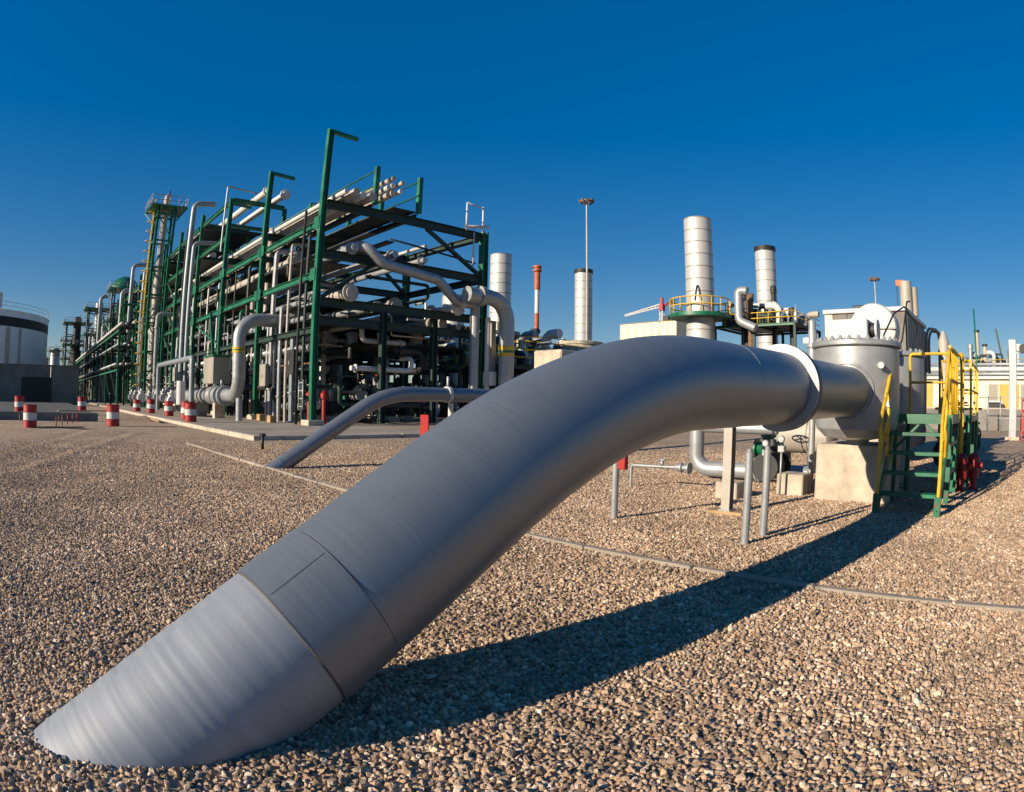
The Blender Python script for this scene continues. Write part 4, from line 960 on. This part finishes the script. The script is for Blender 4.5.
# pipes strapped along the sunlit foot of the rack and standing between its columns
q = random.Random(12)
for k in range(8):
    z = 1.0+.52*k; r = q.choice([.1, .14, .18, .22]); m = q.choice(['galv', 'steel', 'bluegrey', 'dkgreen', 'steel'])
    y = 9.55+.25*q.random()
    pipe('side_pipe', cn[m]+' pipe strapped low along the sunlit rack side', [(-27.2-q.random()*2, y, z), (-120, y, z)], r, m, group=cn[m]+' pipes along the rack foot', n=10)
for k in range(44):
    x = -27.4-k*.82-q.random()*.5; z1 = 2.5+q.random()*6; r = q.choice([.06, .09, .12, .16]); m = q.choice(['galv', 'steel', 'steel', 'bluegrey', 'dkgreen', 'green', 'beige']); y = 9.15+q.random()*.3
    if k % 3 == 0: z1 = 10.2
    pipe('upright_pipe', cn[m]+' upright pipe between the front columns of the rack', [(x, y, .13), (x, y, z1), (x-.01, y+.9, z1+.05)], r, m, group=cn[m]+' uprights between the rack columns', bend=r*2, n=9, flanges=[((x, y, 1.2+q.random()), (0,0,1))])
for k in range(9):
    x = -28.3-4.1*k; z = 1.2+q.random()*2.5; m = q.choice(['steel', 'panel', 'dkgreen'])
    t = thing('junction_box', dict(steel='dark', panel='grey', dkgreen='dark green')[m]+' junction box fixed between the front rack columns', 'box', (x, 9.0, z), dict(steel='dark', panel='grey', dkgreen='dark green')[m]+' junction boxes on the rack')
    MB().box(x-.5, x+.5, 8.75, 9.0, z, z+1.3, .02).build('case', m, t); MB().box(x-.06, x+.06, 8.71, 8.75, z+.5, z+.7).build('latch', 'galv', t)
pipe('vent_tube', 'thin dark tube running up beside the rack corner column', [(-27.3, 8.75, .13), (-27.3, 8.75, 11.4)], .08, 'steel', n=8)
pipe('vent_tube', 'beige pipe running up behind the second rack column', [(-35.2, 9.9, .13), (-35.2, 9.9, 12.4)], .2, 'beige', n=10)
for k, (x, y) in enumerate(((-27.3, 10.4), (-24.9, 9.9))):
    t = thing('fire_hydrant', ['red hydrant standing inside the near rack bay', 'red hydrant by the rack corner column'][k], 'hydrant', (x-3.2*k, y, .13)); x -= 3.2*k
    MB().lathe((x, y, .13), [(.2, 0), (.12, .1), (.12, 1.3), (.2, 1.35), (.2, 1.6), (.05, 1.75)], 14).build('barrel', 'red', t)
for (x, y) in ((-29.6, 8.0), (-32.3, 8.4)):
    solo('timber_block', MB().box(x, x+.5, y, y+.4, .13, .5, .02), 'timber', 'orange timber block lying at the foot of the rack', 'block', 'timber blocks by the rack')

# ------------------------------------------------------------------ process towers standing along the far rack
def tower(x, y, r, h, levels, mat, lab, ladder='yellow'):
    t = thing('process_tower', lab, 'tower', (x, y, .13))
    MB().lathe((x, y, .13), [(r, 0), (r, h), (r*.8, h+r*.4), (.05, h+r*.6)], 24).build('shell', mat, t)
    for (z, rp) in levels:
        pf = MB().lathe((x, y, z), [(r, 0), (rp, 0), (rp, .25), (r, .25)], 20).build('platform', 'green', t)
        for zz in (.75, 1.3): MB().tube([(x+rp*math.cos(a), y+rp*math.sin(a), z+zz) for a in [2*math.pi*k/20 for k in range(20)]], .06, 5, closed=True).build('handrail', ladder, pf)
        for k in range(10):
            a = 2*math.pi*k/10; p = (x+rp*math.cos(a), y+rp*math.sin(a)); MB().cyl((*p, z+.2), (*p, z+1.35), .05, 5).build('rail_post', ladder, pf)
        for k in range(5):
            a = 2*math.pi*k/5+.5; MB().bar((x+r*math.cos(a), y+r*math.sin(a), z-1.6), (x+rp*.92*math.cos(a), y+rp*.92*math.sin(a), z-.03), .14).build('bracket', 'dkgreen', pf)
    lx, ly = x+.3, y-r-.45
    for s in (-.35, .35): MB().cyl((lx+s, ly, 1), (lx+s, ly, h+1), .07, 6).build('ladder_rail', ladder, t)
    for k in range(int(h/1.5)):
        MB().tube([(lx+.5*math.cos(a), ly-.35+.5*math.sin(a), 2.5+1.5*k) for a in [2*math.pi*q/10 for q in range(10)]], .05, 5, closed=True).build('ladder_hoop', ladder, t)
    MB().cyl((x-.3, y, h), (x-.3, y, h+3), .12, 8).build('vent', 'beige', t); MB().cyl((x+.6, y, h), (x+.6, y, h+2.2), .15, 8).build('vent', 'galv', t)
    return t
def frame_tower(x, y, w_, h, dn, lab, mats=('green', 'beige'), tops=1, ladder='yellow'):
    t = thing('process_tower', lab, 'tower', (x, y, .13)); e = w_/2
    C4 = [(x-e, y-e), (x+e, y-e), (x+e, y+e), (x-e, y+e)]
    for p in C4: MB().hbeam((*p, .13), (*p, h), .26, .26, (0,1,0)).build('post', mats[0], t)
    nl = int(h/dn)
    for k in range(1, nl+1):
        z = k*dn
        for q in range(4): MB().bar((*C4[q], z), (*C4[(q+1) % 4], z), .16, .2).build('beam', mats[0], t)
        q = k % 2
        MB().bar((*C4[q], z-dn+.1), (*C4[1-q], z-.1), .12).build('brace', mats[0], t)
        MB().bar((*C4[1+q], z-dn+.1), (*C4[2-q], z-.1), .12).build('brace', mats[0], t)
    for k in range(tops):
        z = h-k*5.5; o = 1.1-.2*k
        pf = MB().box(x-e-o, x+e+o, y-e-o, y+e+o, z, z+.16).build('platform', 'green', t)
        P = [(x-e-o, y-e-o), (x+e+o, y-e-o), (x+e+o, y+e+o), (x-e-o, y+e+o)]
        for zz in (.65, 1.2): MB().tube([(*p, z+zz) for p in P], .045, 5, closed=True).build('handrail', 'galv', pf)
        for q in range(4):
            a, b = Vector(P[q]), Vector(P[(q+1) % 4])
            for m in range(4): c = a.lerp(b, m/4); MB().cyl((c.x, c.y, z+.1), (c.x, c.y, z+1.2), .04, 5).build('rail_post', 'galv', pf)
            MB().bar((*C4[q], z-1.5), (*P[q], z), .12).build('bracket', 'green', pf)
    MB().lathe((x, y, .3), [(e*.5, 0), (e*.5, h*.62), (e*.38, h*.64), (e*.38, h+1.2), (e*.2, h+1.6), (.05, h+1.7)], 18).build('vessel', mats[1], t)
    lx, ly = x+.2, y-e-.4
    for s_ in (-.25, .25): MB().cyl((lx+s_, ly, 1), (lx+s_, ly, h+1.2), .05, 6).build('ladder_rail', ladder, t)
    for k in range(int(h/1.1)):
        MB().tube([(lx+.42*math.cos(a), ly-.25+.42*math.sin(a), 2.5+1.1*k) for a in [2*math.pi*q/9 for q in range(9)]], .045, 5, closed=True).build('ladder_hoop', ladder, t)
    for (dx, dz, m) in ((-.4*e, 2.2, 'galv'), (.5*e, 1.6, 'rust'), (.1*e, 2.4, 'steel')): MB().cyl((x+dx, y+.2*e, h), (x+dx, y+.2*e, h+dz), .08, 7).build('vent', m, t)
    return t
frame_tower(-66.0, 8.2, 2.0, 21.6, 3.0, 'tall slim tower with yellow caged ladder rising through the rack')
frame_tower(-112, 10.5, 4.2, 19.5, 3.4, 'dark framed tower with green domed top beyond the rack risers', ('dkgreen', 'dkgreen'), 2, 'galv')
MB().lathe((-112, 10.5, 19.7), [(2.9, 0), (2.7, .8), (1.9, 1.8), (.6, 2.4), (.05, 2.5)], 24).build('dome', 'green', bpy.data.objects['process_tower.001'])
frame_tower(-141, 8.5, 5, 19.5, 3.8, 'dark framed tower with railed decks near the rack end', ('dkgreen', 'galv'), 2, 'galv')
frame_tower(-168, 5, 6, 19, 4, 'wide dark framed tower standing before the rack end', ('dkgreen', 'steel'), 3, 'galv')
frame_tower(-200, 6, 7, 17, 4, 'dark framed tower past the rack end', ('dkgreen', 'dkgreen'), 2, 'galv')
tower(-225, -4, 2.2, 12, ((12.6, 4.2),), 'beige', 'short beige tower with one railed deck behind the tank', 'galv')
tower(-212, 0, 1.8, 14.5, ((14.6, 3.4),), 'galv', 'slim grey tower with a railed deck behind the tank', 'galv')
for k, (x, y, w_, d_, h) in enumerate(((-100, 24, 9, 9, 11), (-72, 25, 7, 8, 9), (-140, 24, 12, 10, 16), (-52, 26, 6, 6, 7.5))):
    t = thing('steel_structure', ['open steel frame behind the far end of the rack', 'open steel frame behind the middle of the rack', 'tall open steel frame behind the rack end', 'low open steel frame behind the near rack'][k], 'structure', (x, y, .13))
    for i in (0, .5, 1):
        for j in (0, 1): MB().hbeam((x-w_*i, y+d_*j, .13), (x-w_*i, y+d_*j, h), .3, .3, (0,1,0)).build('column', 'dkgreen', t)
    for z in (h*.33, h*.66, h*.97):
        for j in (0, 1): MB().hbeam((x, y+d_*j, z), (x-w_, y+d_*j, z), .2, .3).build('beam', 'green', t)
        for i in (0, .5, 1): MB().hbeam((x-w_*i, y, z), (x-w_*i, y+d_, z), .2, .3).build('beam', 'dkgreen', t)
        MB().box(x-w_+.3, x-.3, y+.3, y+d_-.3, z-.04, z+.05).build('deck', 'steel', t)
    for q in range(4): 
        px_, py_ = x-1-rnd.random()*(w_-2), y+1+rnd.random()*(d_-2)
        MB().lathe((px_, py_, h*.33*rnd.randint(0, 2)+.2), [(.5, 0), (.7, .3), (.7, 2.2), (.4, 2.6), (.1, 2.8)], 16).build('vessel', rnd.choice(['galv', 'white', 'beige']), t)

# ------------------------------------------------------------------ compressor units behind: near the middle
def clutter_unit(name, lab, x0, x1, y0, y1, h, seed, tall=(), cnt=34):
    q = random.Random(seed); t = thing(name, lab, 'plant unit', ((x0+x1)/2, (y0+y1)/2, 0))
    nxx = max(2, int((x1-x0)/3.5)+1)
    for i in range(nxx):
        x = x0+(x1-x0)*i/(nxx-1)
        for y in (y0, y1):
            MB().hbeam((x, y, 0), (x, y, h), .24, .24, (0,1,0)).build('column', 'green' if q.random() < .5 else 'dkgreen', t)
        for z in (h*.5, h): MB().hbeam((x, y0, z-.12), (x, y1, z-.12), .2, .24).build('beam', 'dkgreen', t)
    for z in (h*.5, h):
        for y in (y0, y1): MB().hbeam((x0, y, z-.13), (x1, y, z-.13), .2, .24).build('beam', 'green', t)
        MB().box(x0+.2, x1-.2, y0+.2, y1-.2, z, z+.06).build('deck', 'steel', t)
    for z in (.55, 1.1):
        MB().tube([(x0, y0, h+z), (x1, y0, h+z), (x1, y1, h+z)], .05, 6).build('handrail', 'yellow', t)
    for k in range(int((x1-x0)/1.2)):
        x = x0+1.2*k; MB().cyl((x, y0, h), (x, y0, h+1.15), .045, 6).build('rail_post', 'yellow', t)
    for k in range(cnt):
        x, y = x0+.6+q.random()*(x1-x0-1.2), y0+.3+q.random()*(y1-y0-.6); r = q.choice([.12, .18, .25, .34]); m = q.choice(['galv', 'galv', 'white', 'beige', 'steel', 'steel', 'dkgreen'])
        z = q.choice([0, h*.5, h, h]); l = .7+q.random()*1.8
        if q.random() < .55:
            pts = [(x, y, z), (x, y, z+l), (x+q.choice([-1.4, 1.4]), y, z+l+.01)]
            MB().tube(fillet(pts, r*2.2, 5), r, 10).build('pipe', m, t)
        else:
            MB().lathe((x, y, z), [(r*1.6, 0), (r*1.9, .1), (r*1.9, l*.5), (r*1.3, l*.5+.2), (r*.5, l*.6+.3), (.02, l*.7+.3)], 12).build('vessel', m, t)
    for (x, y, zt, r, m) in tall:
        MB().lathe((x, y, 0), [(r, 0), (r, zt-.8), (r*1.25, zt-.75), (r*1.25, zt), (.05, zt+.1)], 14).build('vent_stack', m, t)
    return t
clutter_unit('process_unit', 'cluttered unit of pipes and railings around the red topped vent', -52, -40, 38, 46, 6.8, 3, ((-48.5, 39, 9.2, .35, 'steel'), (-43.5, 40, 8.6, .4, 'beige'), (-46.8, 41, 10.0, .3, 'steel')), 100)
clutter_unit('process_unit', 'cluttered green framed unit beside the tallest banded stack', -27, -18.2, 52, 60, 9.4, 5, ((-25.0, 55, 13.2, .4, 'steel'), (-22, 56, 13.8, .25, 'steel'), (-19.5, 55, 11.2, .35, 'steel'), (-23.4, 53, 12.6, .3, 'rust'), (-24.2, 54, 12.0, .5, 'steel')), 120)
clutter_unit('process_unit', 'low cluttered unit behind the concrete pit wall', -38, -28, 27, 33, 4.6, 11)
clutter_unit('process_unit', 'dark cluttered unit behind the open end of the rack', -36, -27, 23.5, 29, 3.9, 21)
for k, (x0, x1, y0, y1, h) in enumerate(((-47, -38, 24, 32, 5.2), (-60, -49, 24, 33, 6.2), (-75, -63, 24, 33, 7))):
    clutter_unit('process_unit', ['dark cluttered unit behind the second rack bay', 'dark cluttered unit behind the fourth rack bay', 'dark cluttered unit behind the sixth rack bay'][k], x0, x1, y0, y1, h, 40+k, (), 40)
pipe('duct', 'fat white duct bending down in front of the cluttered stack unit', [(-22.6, 50.6, 12.45), (-23.3, 50.6, 12.55), (-23.6, 50.6, 12.4), (-23.6, 50.6, 9.6), (-21.8, 50.6, 8.8)], .42, 'galv', bend=.7, n=20)
pipe('duct', 'white duct bending down before the red topped vent', [(-44.2, 36.8, 8.7), (-46, 36.8, 8.7), (-46, 36.8, 5.8), (-43.5, 36.8, 5.2)], .38, 'galv', bend=.7, n=18)
# concrete pit wall and round concrete tank
solo('concrete_bin', MB().box(-22.3, -20.2, 20.9, 24.0, 0, 4.4, .08), 'conc', 'beige concrete bin wall behind the banded pipe', 'wall')
t = thing('concrete_tank', 'small round concrete tank beside the concrete bin', 'tank', (-33.2, 38, 0))
MB().lathe((-33.2, 38, 0), [(2.0, 0), (2.0, 6.5), (2.1, 6.55), (2.1, 6.8), (1.8, 6.85), (0, 6.9)], 32).build('shell', 'conc', t)
solo('site_cabin', MB().box(-33, -29, 47, 50, 0, 6.3, .06), 'white', 'white cabin beside the slender white stack', 'cabin')

# ------------------------------------------------------------------ exhaust stacks
def stack(x, y, r, h, nring, lab, cap=None, lad=False, z0=0):
    t = thing('exhaust_stack', lab, 'stack', (x, y, 0))
    seg = h/nring
    for k in range(nring):
        MB().lathe((x, y, 0), [(r, k*seg+.02), (r, (k+1)*seg-.02)], 40).build('shell_ring', 'alu', t)
        MB().lathe((x, y, (k+1)*seg), [(r-.02, -.05), (r+.035, -.04), (r+.035, .04), (r-.02, .05)], 40).build('stiffener', 'panel', t)
    if cap:
        MB().lathe((x, y, h), [(r+.12, -.05), (r+.12, .55), (r-.1, .56), (r-.15, .1)], 40).build('cap_ring', 'black', t)
    if lad:
        MB().cyl((x+.2, y-r-.35, 4), (x+.2, y-r-.35, h+.5), .08, 6).build('ladder_rail', 'beige', t)
        MB().cyl((x+.75, y-r-.3, 4), (x+.75, y-r-.3, h+.5), .08, 6).build('ladder_rail', 'beige', t)
        for k in range(int(h)): MB().cyl((x+.2, y-r-.33, 4+k*.8), (x+.75, y-r-.3, 4+k*.8), .05, 5).build('rung', 'beige', t)
    return t
sA = stack(-27.4, 49.6, 1.42, 20.0, 16, 'tallest white banded stack with a green ring platform')
pf = MB().lathe((-27.4, 49.6, 9.9), [(1.45, 0), (3.1, 0), (3.1, .35), (1.45, .35)], 32).build('ring_platform', 'green', sA)
for zz in (.8, 1.5):
    MB().tube([(-27.4+3.05*math.cos(a), 49.6+3.05*math.sin(a), 10.2+zz) for a in [2*math.pi*k/32 for k in range(32)]], .06, 6, closed=True).build('handrail', 'yellow', pf)
for k in range(18):
    a = 2*math.pi*k/18; p = (-27.4+3.05*math.cos(a), 49.6+3.05*math.sin(a)); MB().cyl((*p, 10.2), (*p, 11.75), .05, 6).build('rail_post', 'yellow', pf)
ar = []
for k in range(13):
    q = k/12; a = R(-70) - .2 + .4*q; z = 11.5+1.5*math.sin(math.pi*min(1, q*1.05)*.98)
    ar.append((-27.4+1.5*math.cos(a), 49.6+1.5*math.sin(a), z))
MB().tube(ar, .06, 6).build('arched_mark', 'black', sA)
stack(-30.2, 73.8, 1.42, 22.3, 16, 'white banded stack with a black rim beyond the cluttered unit', True)
stack(-61.3, 72.3, 1.42, 22.3, 16, 'white banded stack with black rim behind the tall lamp mast', True)
stack(-54.8, 48.2, 1.36, 19.9, 16, 'white banded stack standing behind the rack corner')
stack(-45.0, 33.0, 1.1, 11.6, 8, 'stubby white banded stack seen through the rack end')
t = thing('vent_chimney', 'slim red and white vent chimney with a flared red head', 'chimney', (-46, 45.7, 0))
for k, (z0, z1, m) in enumerate(((0, 8.0, 'galv'), (8.0, 11.4, 'orange'), (11.4, 14.1, 'white'), (14.1, 16.1, 'orange'))):
    MB().cyl((-46, 45.7, z0+.003), (-46, 45.7, z1), .26 if k < 3 else .34, 20).build('band', m, t)
MB().lathe((-46, 45.7, 16.1), [(.34, .003), (.52, .15), (.5, .3), (.36, .32), (.36, .5), (.5, .52), (.48, .75), (.2, .85)], 20).build('head', 'orange', t)
# lamp masts
def mast(x, y, h, lab, s=1.0):
    t = thing('lamp_mast', lab, 'lamp', (x, y, 0))
    MB().cyl((x, y, 0), (x, y, h), .3*s, 14, .16*s).build('mast', 'beige', t)
    MB().lathe((x, y, h), [(.2*s, -.3), (.9*s, -.2), (.95*s, .1), (.3*s, .3)], 16).build('head_frame', 'galv', t)
    for k in range(8):
        a = 2*math.pi*k/8; p = Vector((x+1.05*s*math.cos(a), y+1.05*s*math.sin(a), h)); d = Vector((math.cos(a), math.sin(a), -.5))*.35*s
        MB().cyl(p-d*.4, p+d, .26*s, 8, .36*s).build('floodlight', 'rust', t)
    return t
mast(-54.5, 64.9, 31.4, 'very tall lamp mast in front of a white stack', .78)
mast(-23.1, 112.5, 25.2, 'distant lamp mast rising behind the white actuator', .75)
# cream hall
t = thing('cream_hall', 'cream coloured hall behind the crest of the pipeline', 'building', (-80, 122, 0))
MB().box(-86.3, -70.5, 116.2, 135, 0, 20.3).build('wall', 'cream', t)
rb = MB(); rb.add([(-86.6, 115.9, 20.3), (-70.2, 115.9, 20.3), (-70.2, 135.3, 20.3), (-86.6, 135.3, 20.3), (-86.6, 125.6, 21.9), (-70.2, 125.6, 21.9)], [(0,1,5,4), (2,3,4,5), (0,4,3), (1,2,5), (3,2,1,0)]); rb.build('roof', 'cream', t)
for k in range(7): MB().box(-86.1+k*2.2, -86.0+k*2.2, 116.1, 116.2, 0, 20.2).build('panel_joint', 'beige', t)
for k in range(3): MB().box(-76.5+k*1.9, -75.0+k*1.9, 120, 122, 21.0, 22.2).build('roof_fan', 'steel', t)
# tower crane far behind
t = thing('tower_crane', 'distant red and white tower crane with a low jib', 'crane', (-137, 214.6, 0))
cb = MB()
for dx in (-.7, .7):
    for dy in (-.7, .7): cb.box(-137+dx-.12, -137+dx+.12, 214.6+dy-.12, 214.6+dy+.12, 0, 40)
for k in range(20): cb.bar((-137.7, 213.9, 2*k), (-136.3, 213.9, 2*k+2), .15); cb.bar((-136.3, 213.9, 2*k), (-136.3, 215.3, 2*k+2), .15)
cb.build('mast', 'white', t)
MB().box(-138, -136, 213.6, 215.6, 40, 42.6).build('cab', 'red', t); MB().bar((-137, 214.6, 42), (-137, 214.6, 45.5), .9, 1.2, (1,0,0)).build('head', 'red', t)
jb = MB()
for (dz, wd) in ((0, .5), (1.2, .5)): jb.bar((-137.6, 214, 41.5+dz), (-150, 206, 37.6+dz*.3), wd)
for k in range(9): jb.bar((-137.6-k*1.38, 214-k*.89, 41.5-k*.43), (-138.3-k*1.38, 213.6-k*.89, 42.6-k*.5), .3)
jb.build('jib', 'white', t); MB().bar((-136.4, 215.2, 42), (-133.3, 217.2, 44.2), .9).build('counter_jib', 'red', t); MB().box(-134, -132.6, 216.4, 217.8, 43, 45).build('counterweight', 'steel', t)

# ------------------------------------------------------------------ turbine enclosure behind the actuator
t = thing('turbine_enclosure', 'pale panelled enclosure with an exhaust pipe behind the white actuator', 'enclosure', (-1.5, 15, 0))
MB().box(-2.85, -.42, 13, 17.2, .3, 4.12, .02).build('wall', 'panel', t)
MB().box(-2.9, -2.66, 12.95, 12.995, .3, 4.1).build('front_panel', 'cream', t)
for k in range(5): MB().box(-2.64+k*.45, -2.21+k*.45, 12.95, 12.995, .3, 4.1).build('front_panel', 'concd', t)
for k in range(10): MB().box(-.415, -.37, 13.1+k*.42, 13.4+k*.42, .4, 4.02, .008).build('side_panel', 'panel', t)
MB().box(-2.95, -.35, 12.9, 17.3, 4.125, 4.25, .02).build('roof', 'white', t)
MB().box(-2.1, -1.5, 13.3, 14.2, 4.255, 4.4, .02).build('roof_hatch', 'steel', t)
MB().cyl((-.68, 15, 4.255), (-.68, 15, 5.32), .2, 24).build('exhaust_pipe', 'beige', t); MB().cyl((-.4, 15.1, 4.255), (-.4, 15.1, 5.15), .1, 20).build('exhaust_pipe', 'panel', t)
MB().box(-1.0, -.72, 14.95, 15.05, 5.2, 5.38).build('flap', 'orange', t); MB().cyl((-.98, 15, 4.255), (-.98, 15, 5.25), .012, 6).build('pull_rod', 'steel', t)
for k, (y, r) in enumerate(((17.6, .05), (18.3, .045))):
    pipe('loop_pipe', ['slim pipe looping up beside the panelled enclosure', 'thinnest pipe looping beside the panelled enclosure'][k], [(-.2, y-1.6, 2.6), (-.2, y-1.6, 4.0), (.1, y, 4.1), (.1, y, 0)], r, 'panel', bend=.5, n=16)
t = thing('pale_bottle', 'pale cylinder standing by the slim looping pipes', 'vessel', (.35, 16.5, 0))
MB().lathe((.35, 16.5, 0), [(.2, 0), (.2, 3.6), (.12, 3.8), (.05, 3.95)], 18).build('shell', 'beige', t)

# ------------------------------------------------------------------ right background
t = thing('gantry_post', 'pale grey gantry post with a short arm by the road', 'post', (3.0, 28.4, 0))
MB().box(2.78, 3.22, 28.2, 28.6, 0, 4.85, .03).build('post', 'galv', t); MB().box(3.22, 4.6, 28.3, 28.5, 4.3, 4.62).build('arm', 'galv', t); MB().box(2.6, 3.4, 28.0, 28.8, 0, .15).build('base', 'conc', t)
MB().cyl((3.6, 28.2, 4.4), (3.6, 28.6, 4.4), .22, 14).build('pulley', 'steel', t)
t = thing('hose_rack', 'red painted hose rack standing beyond the gantry post', 'rack', (3.9, 27, 0))
for x in (3.45, 4.5): MB().box(x, x+.08, 26.9, 27.0, 0, 2.0).build('leg', 'red', t)
for z in (.4, .9, 1.4, 1.9): MB().cyl((3.45, 26.95, z), (4.58, 26.95, z), .05, 8).build('rail', 'red', t)
MB().lathe((4.0, 26.7, .8), [(.1, 0), (.5, .02), (.5, .2), (.1, .22)], 24, 'Y').build('reel', 'red', t)
w_ = thing('boundary_wall', 'low grey wall beyond the yard', 'wall', (5, 42, 0))
for k in range(14): MB().box(-14+k*4, -10.03+k*4, 42, 42.3, 0, 1.45+.01*rnd.random()).build('wall_panel', 'concd', w_)
MB().box(-14, 42, 41.95, 42.35, 1.47, 1.55).build('coping', 'conc', w_)
for k in range(7):
    x = .4+k*.9
    solo('fence_post', MB().cyl((x, 38.5, 0), (x, 38.5, 2.3), .045, 8), 'galv', 'slim grey fence post before the low wall', 'post', 'fence posts along the yard')
for z in (.9, 2.2): solo('fence_rail', MB().cyl((.4, 38.5, z), (5.8, 38.5, z), .03, 6), 'galv', 'thin grey rail tied to the fence posts', 'rail', 'fence rails')
clutter_unit('process_unit', 'far cluttered unit rising behind the yellow store', -8, 6, 104, 112, 8.2, 61, ((-4, 106, 12, .4, 'galv'), (3.5, 107, 11, .35, 'rust')), 60)
clutter_unit('process_unit', 'far cluttered unit beyond the gantry post', 8, 20, 100, 108, 9.5, 62, ((11, 103, 13, .4, 'galv'),), 60)
for k in range(7):
    x = .5+.8*rnd.random(); y = 15.5+k*1.1
    flanged_valve('gate_valve', 'dark gate valve with hand wheel behind the yellow railings', (x, y, .5+.3*rnd.random()), .16+.1*rnd.random(), 'y', 'steel', 'black', 'dark valves behind the railings')
# yellow store row
t = thing('yellow_store', 'long yellow and white store row beyond the wall', 'building', (6, 78, 0))
MB().box(-12, 30, 76, 84, 0, 5.0).build('wall', 'cream', t)
for k in range(28):
    x = -11.8+k*1.5; m = ['ochre', 'cream', 'ochre', 'panel', 'cream'][rnd.randint(0, 4)]
    MB().box(x, x+1.3, 75.9, 75.995, .3, 4.4).build('door_panel', m, t)
MB().box(-12.3, 30.3, 75.4, 84.3, 5.0, 5.3).build('roof', 'white', t)
t = thing('parked_truck', 'small dark truck parked before the yellow store', 'truck', (1.5, 72, 0))
MB().box(.2, 2.2, 71, 75, .8, 2.4, .1).build('body', 'white', t); MB().box(.3, 2.1, 69.6, 71, .7, 2.2, .15).build('cab', 'steel', t); MB().box(.4, 2.0, 69.58, 69.6, 1.5, 2.05).build('windscreen', 'black', t)
for x in (.3, 2.0):
    for y in (70.2, 74): MB().lathe((x, y, .45), [(.2, -.12), (.45, -.1), (.45, .1), (.2, .12)], 18, 'X').build('wheel', 'black', t)
t = thing('pipe_bridge', 'far pipe bridge spanning behind the yellow store', 'pipe bridge', (5, 92, 0))
for x in (-10, 0, 10, 20, 30): MB().box(x-.2, x+.2, 91.8, 92.2, 0, 7.5).build('column', 'dkgreen', t)
for (z, r, m) in ((6.4, .3, 'galv'), (7.1, .35, 'white'), (7.8, .22, 'galv'), (5.9, .2, 'green')): MB().cyl((-18, 92, z), (34, 92, z), r, 10).build('pipe', m, t)
for k, (x, z, r) in enumerate(((-5.5, 21.2, .75), (-3.3, 17.6, .7))):
    t = thing('far_chimney', ['taller of two far slim chimneys behind the railings', 'shorter of two far slim chimneys behind the railings'][k], 'chimney', (x, 165, 0))
    MB().cyl((x, 165, 0), (x, 165, z-.6), r, 16, r*.9).build('shaft', 'beige', t); MB().cyl((x, 165, z-.59), (x, 165, z), r*1.1, 16).build('cap', 'steel', t)
t = thing('far_crane', 'dark slanted crane boom on the horizon', 'crane', (2, 255, 0))
MB().bar((2.6, 255, 14), (-1.2, 255, 32), .8).build('boom', 'steel', t); MB().box(1, 5, 253, 257, 0, 14).build('cab', 'steel', t)
for k in range(9):
    x = -60+k*11+rnd.random()*5; y = 150+rnd.random()*60; h = 5+rnd.random()*5
    t = thing('far_shed', 'low far shed on the plant horizon', 'shed', (x, y, 0), 'far sheds on the horizon')
    MB().box(x-4, x+4, y-4, y+4, 0, h).build('wall', rnd.choice(['beige', 'white', 'panel']), t); MB().box(x-4.3, x+4.3, y-4.3, y+4.3, h+.003, h+.4).build('roof', 'panel', t)
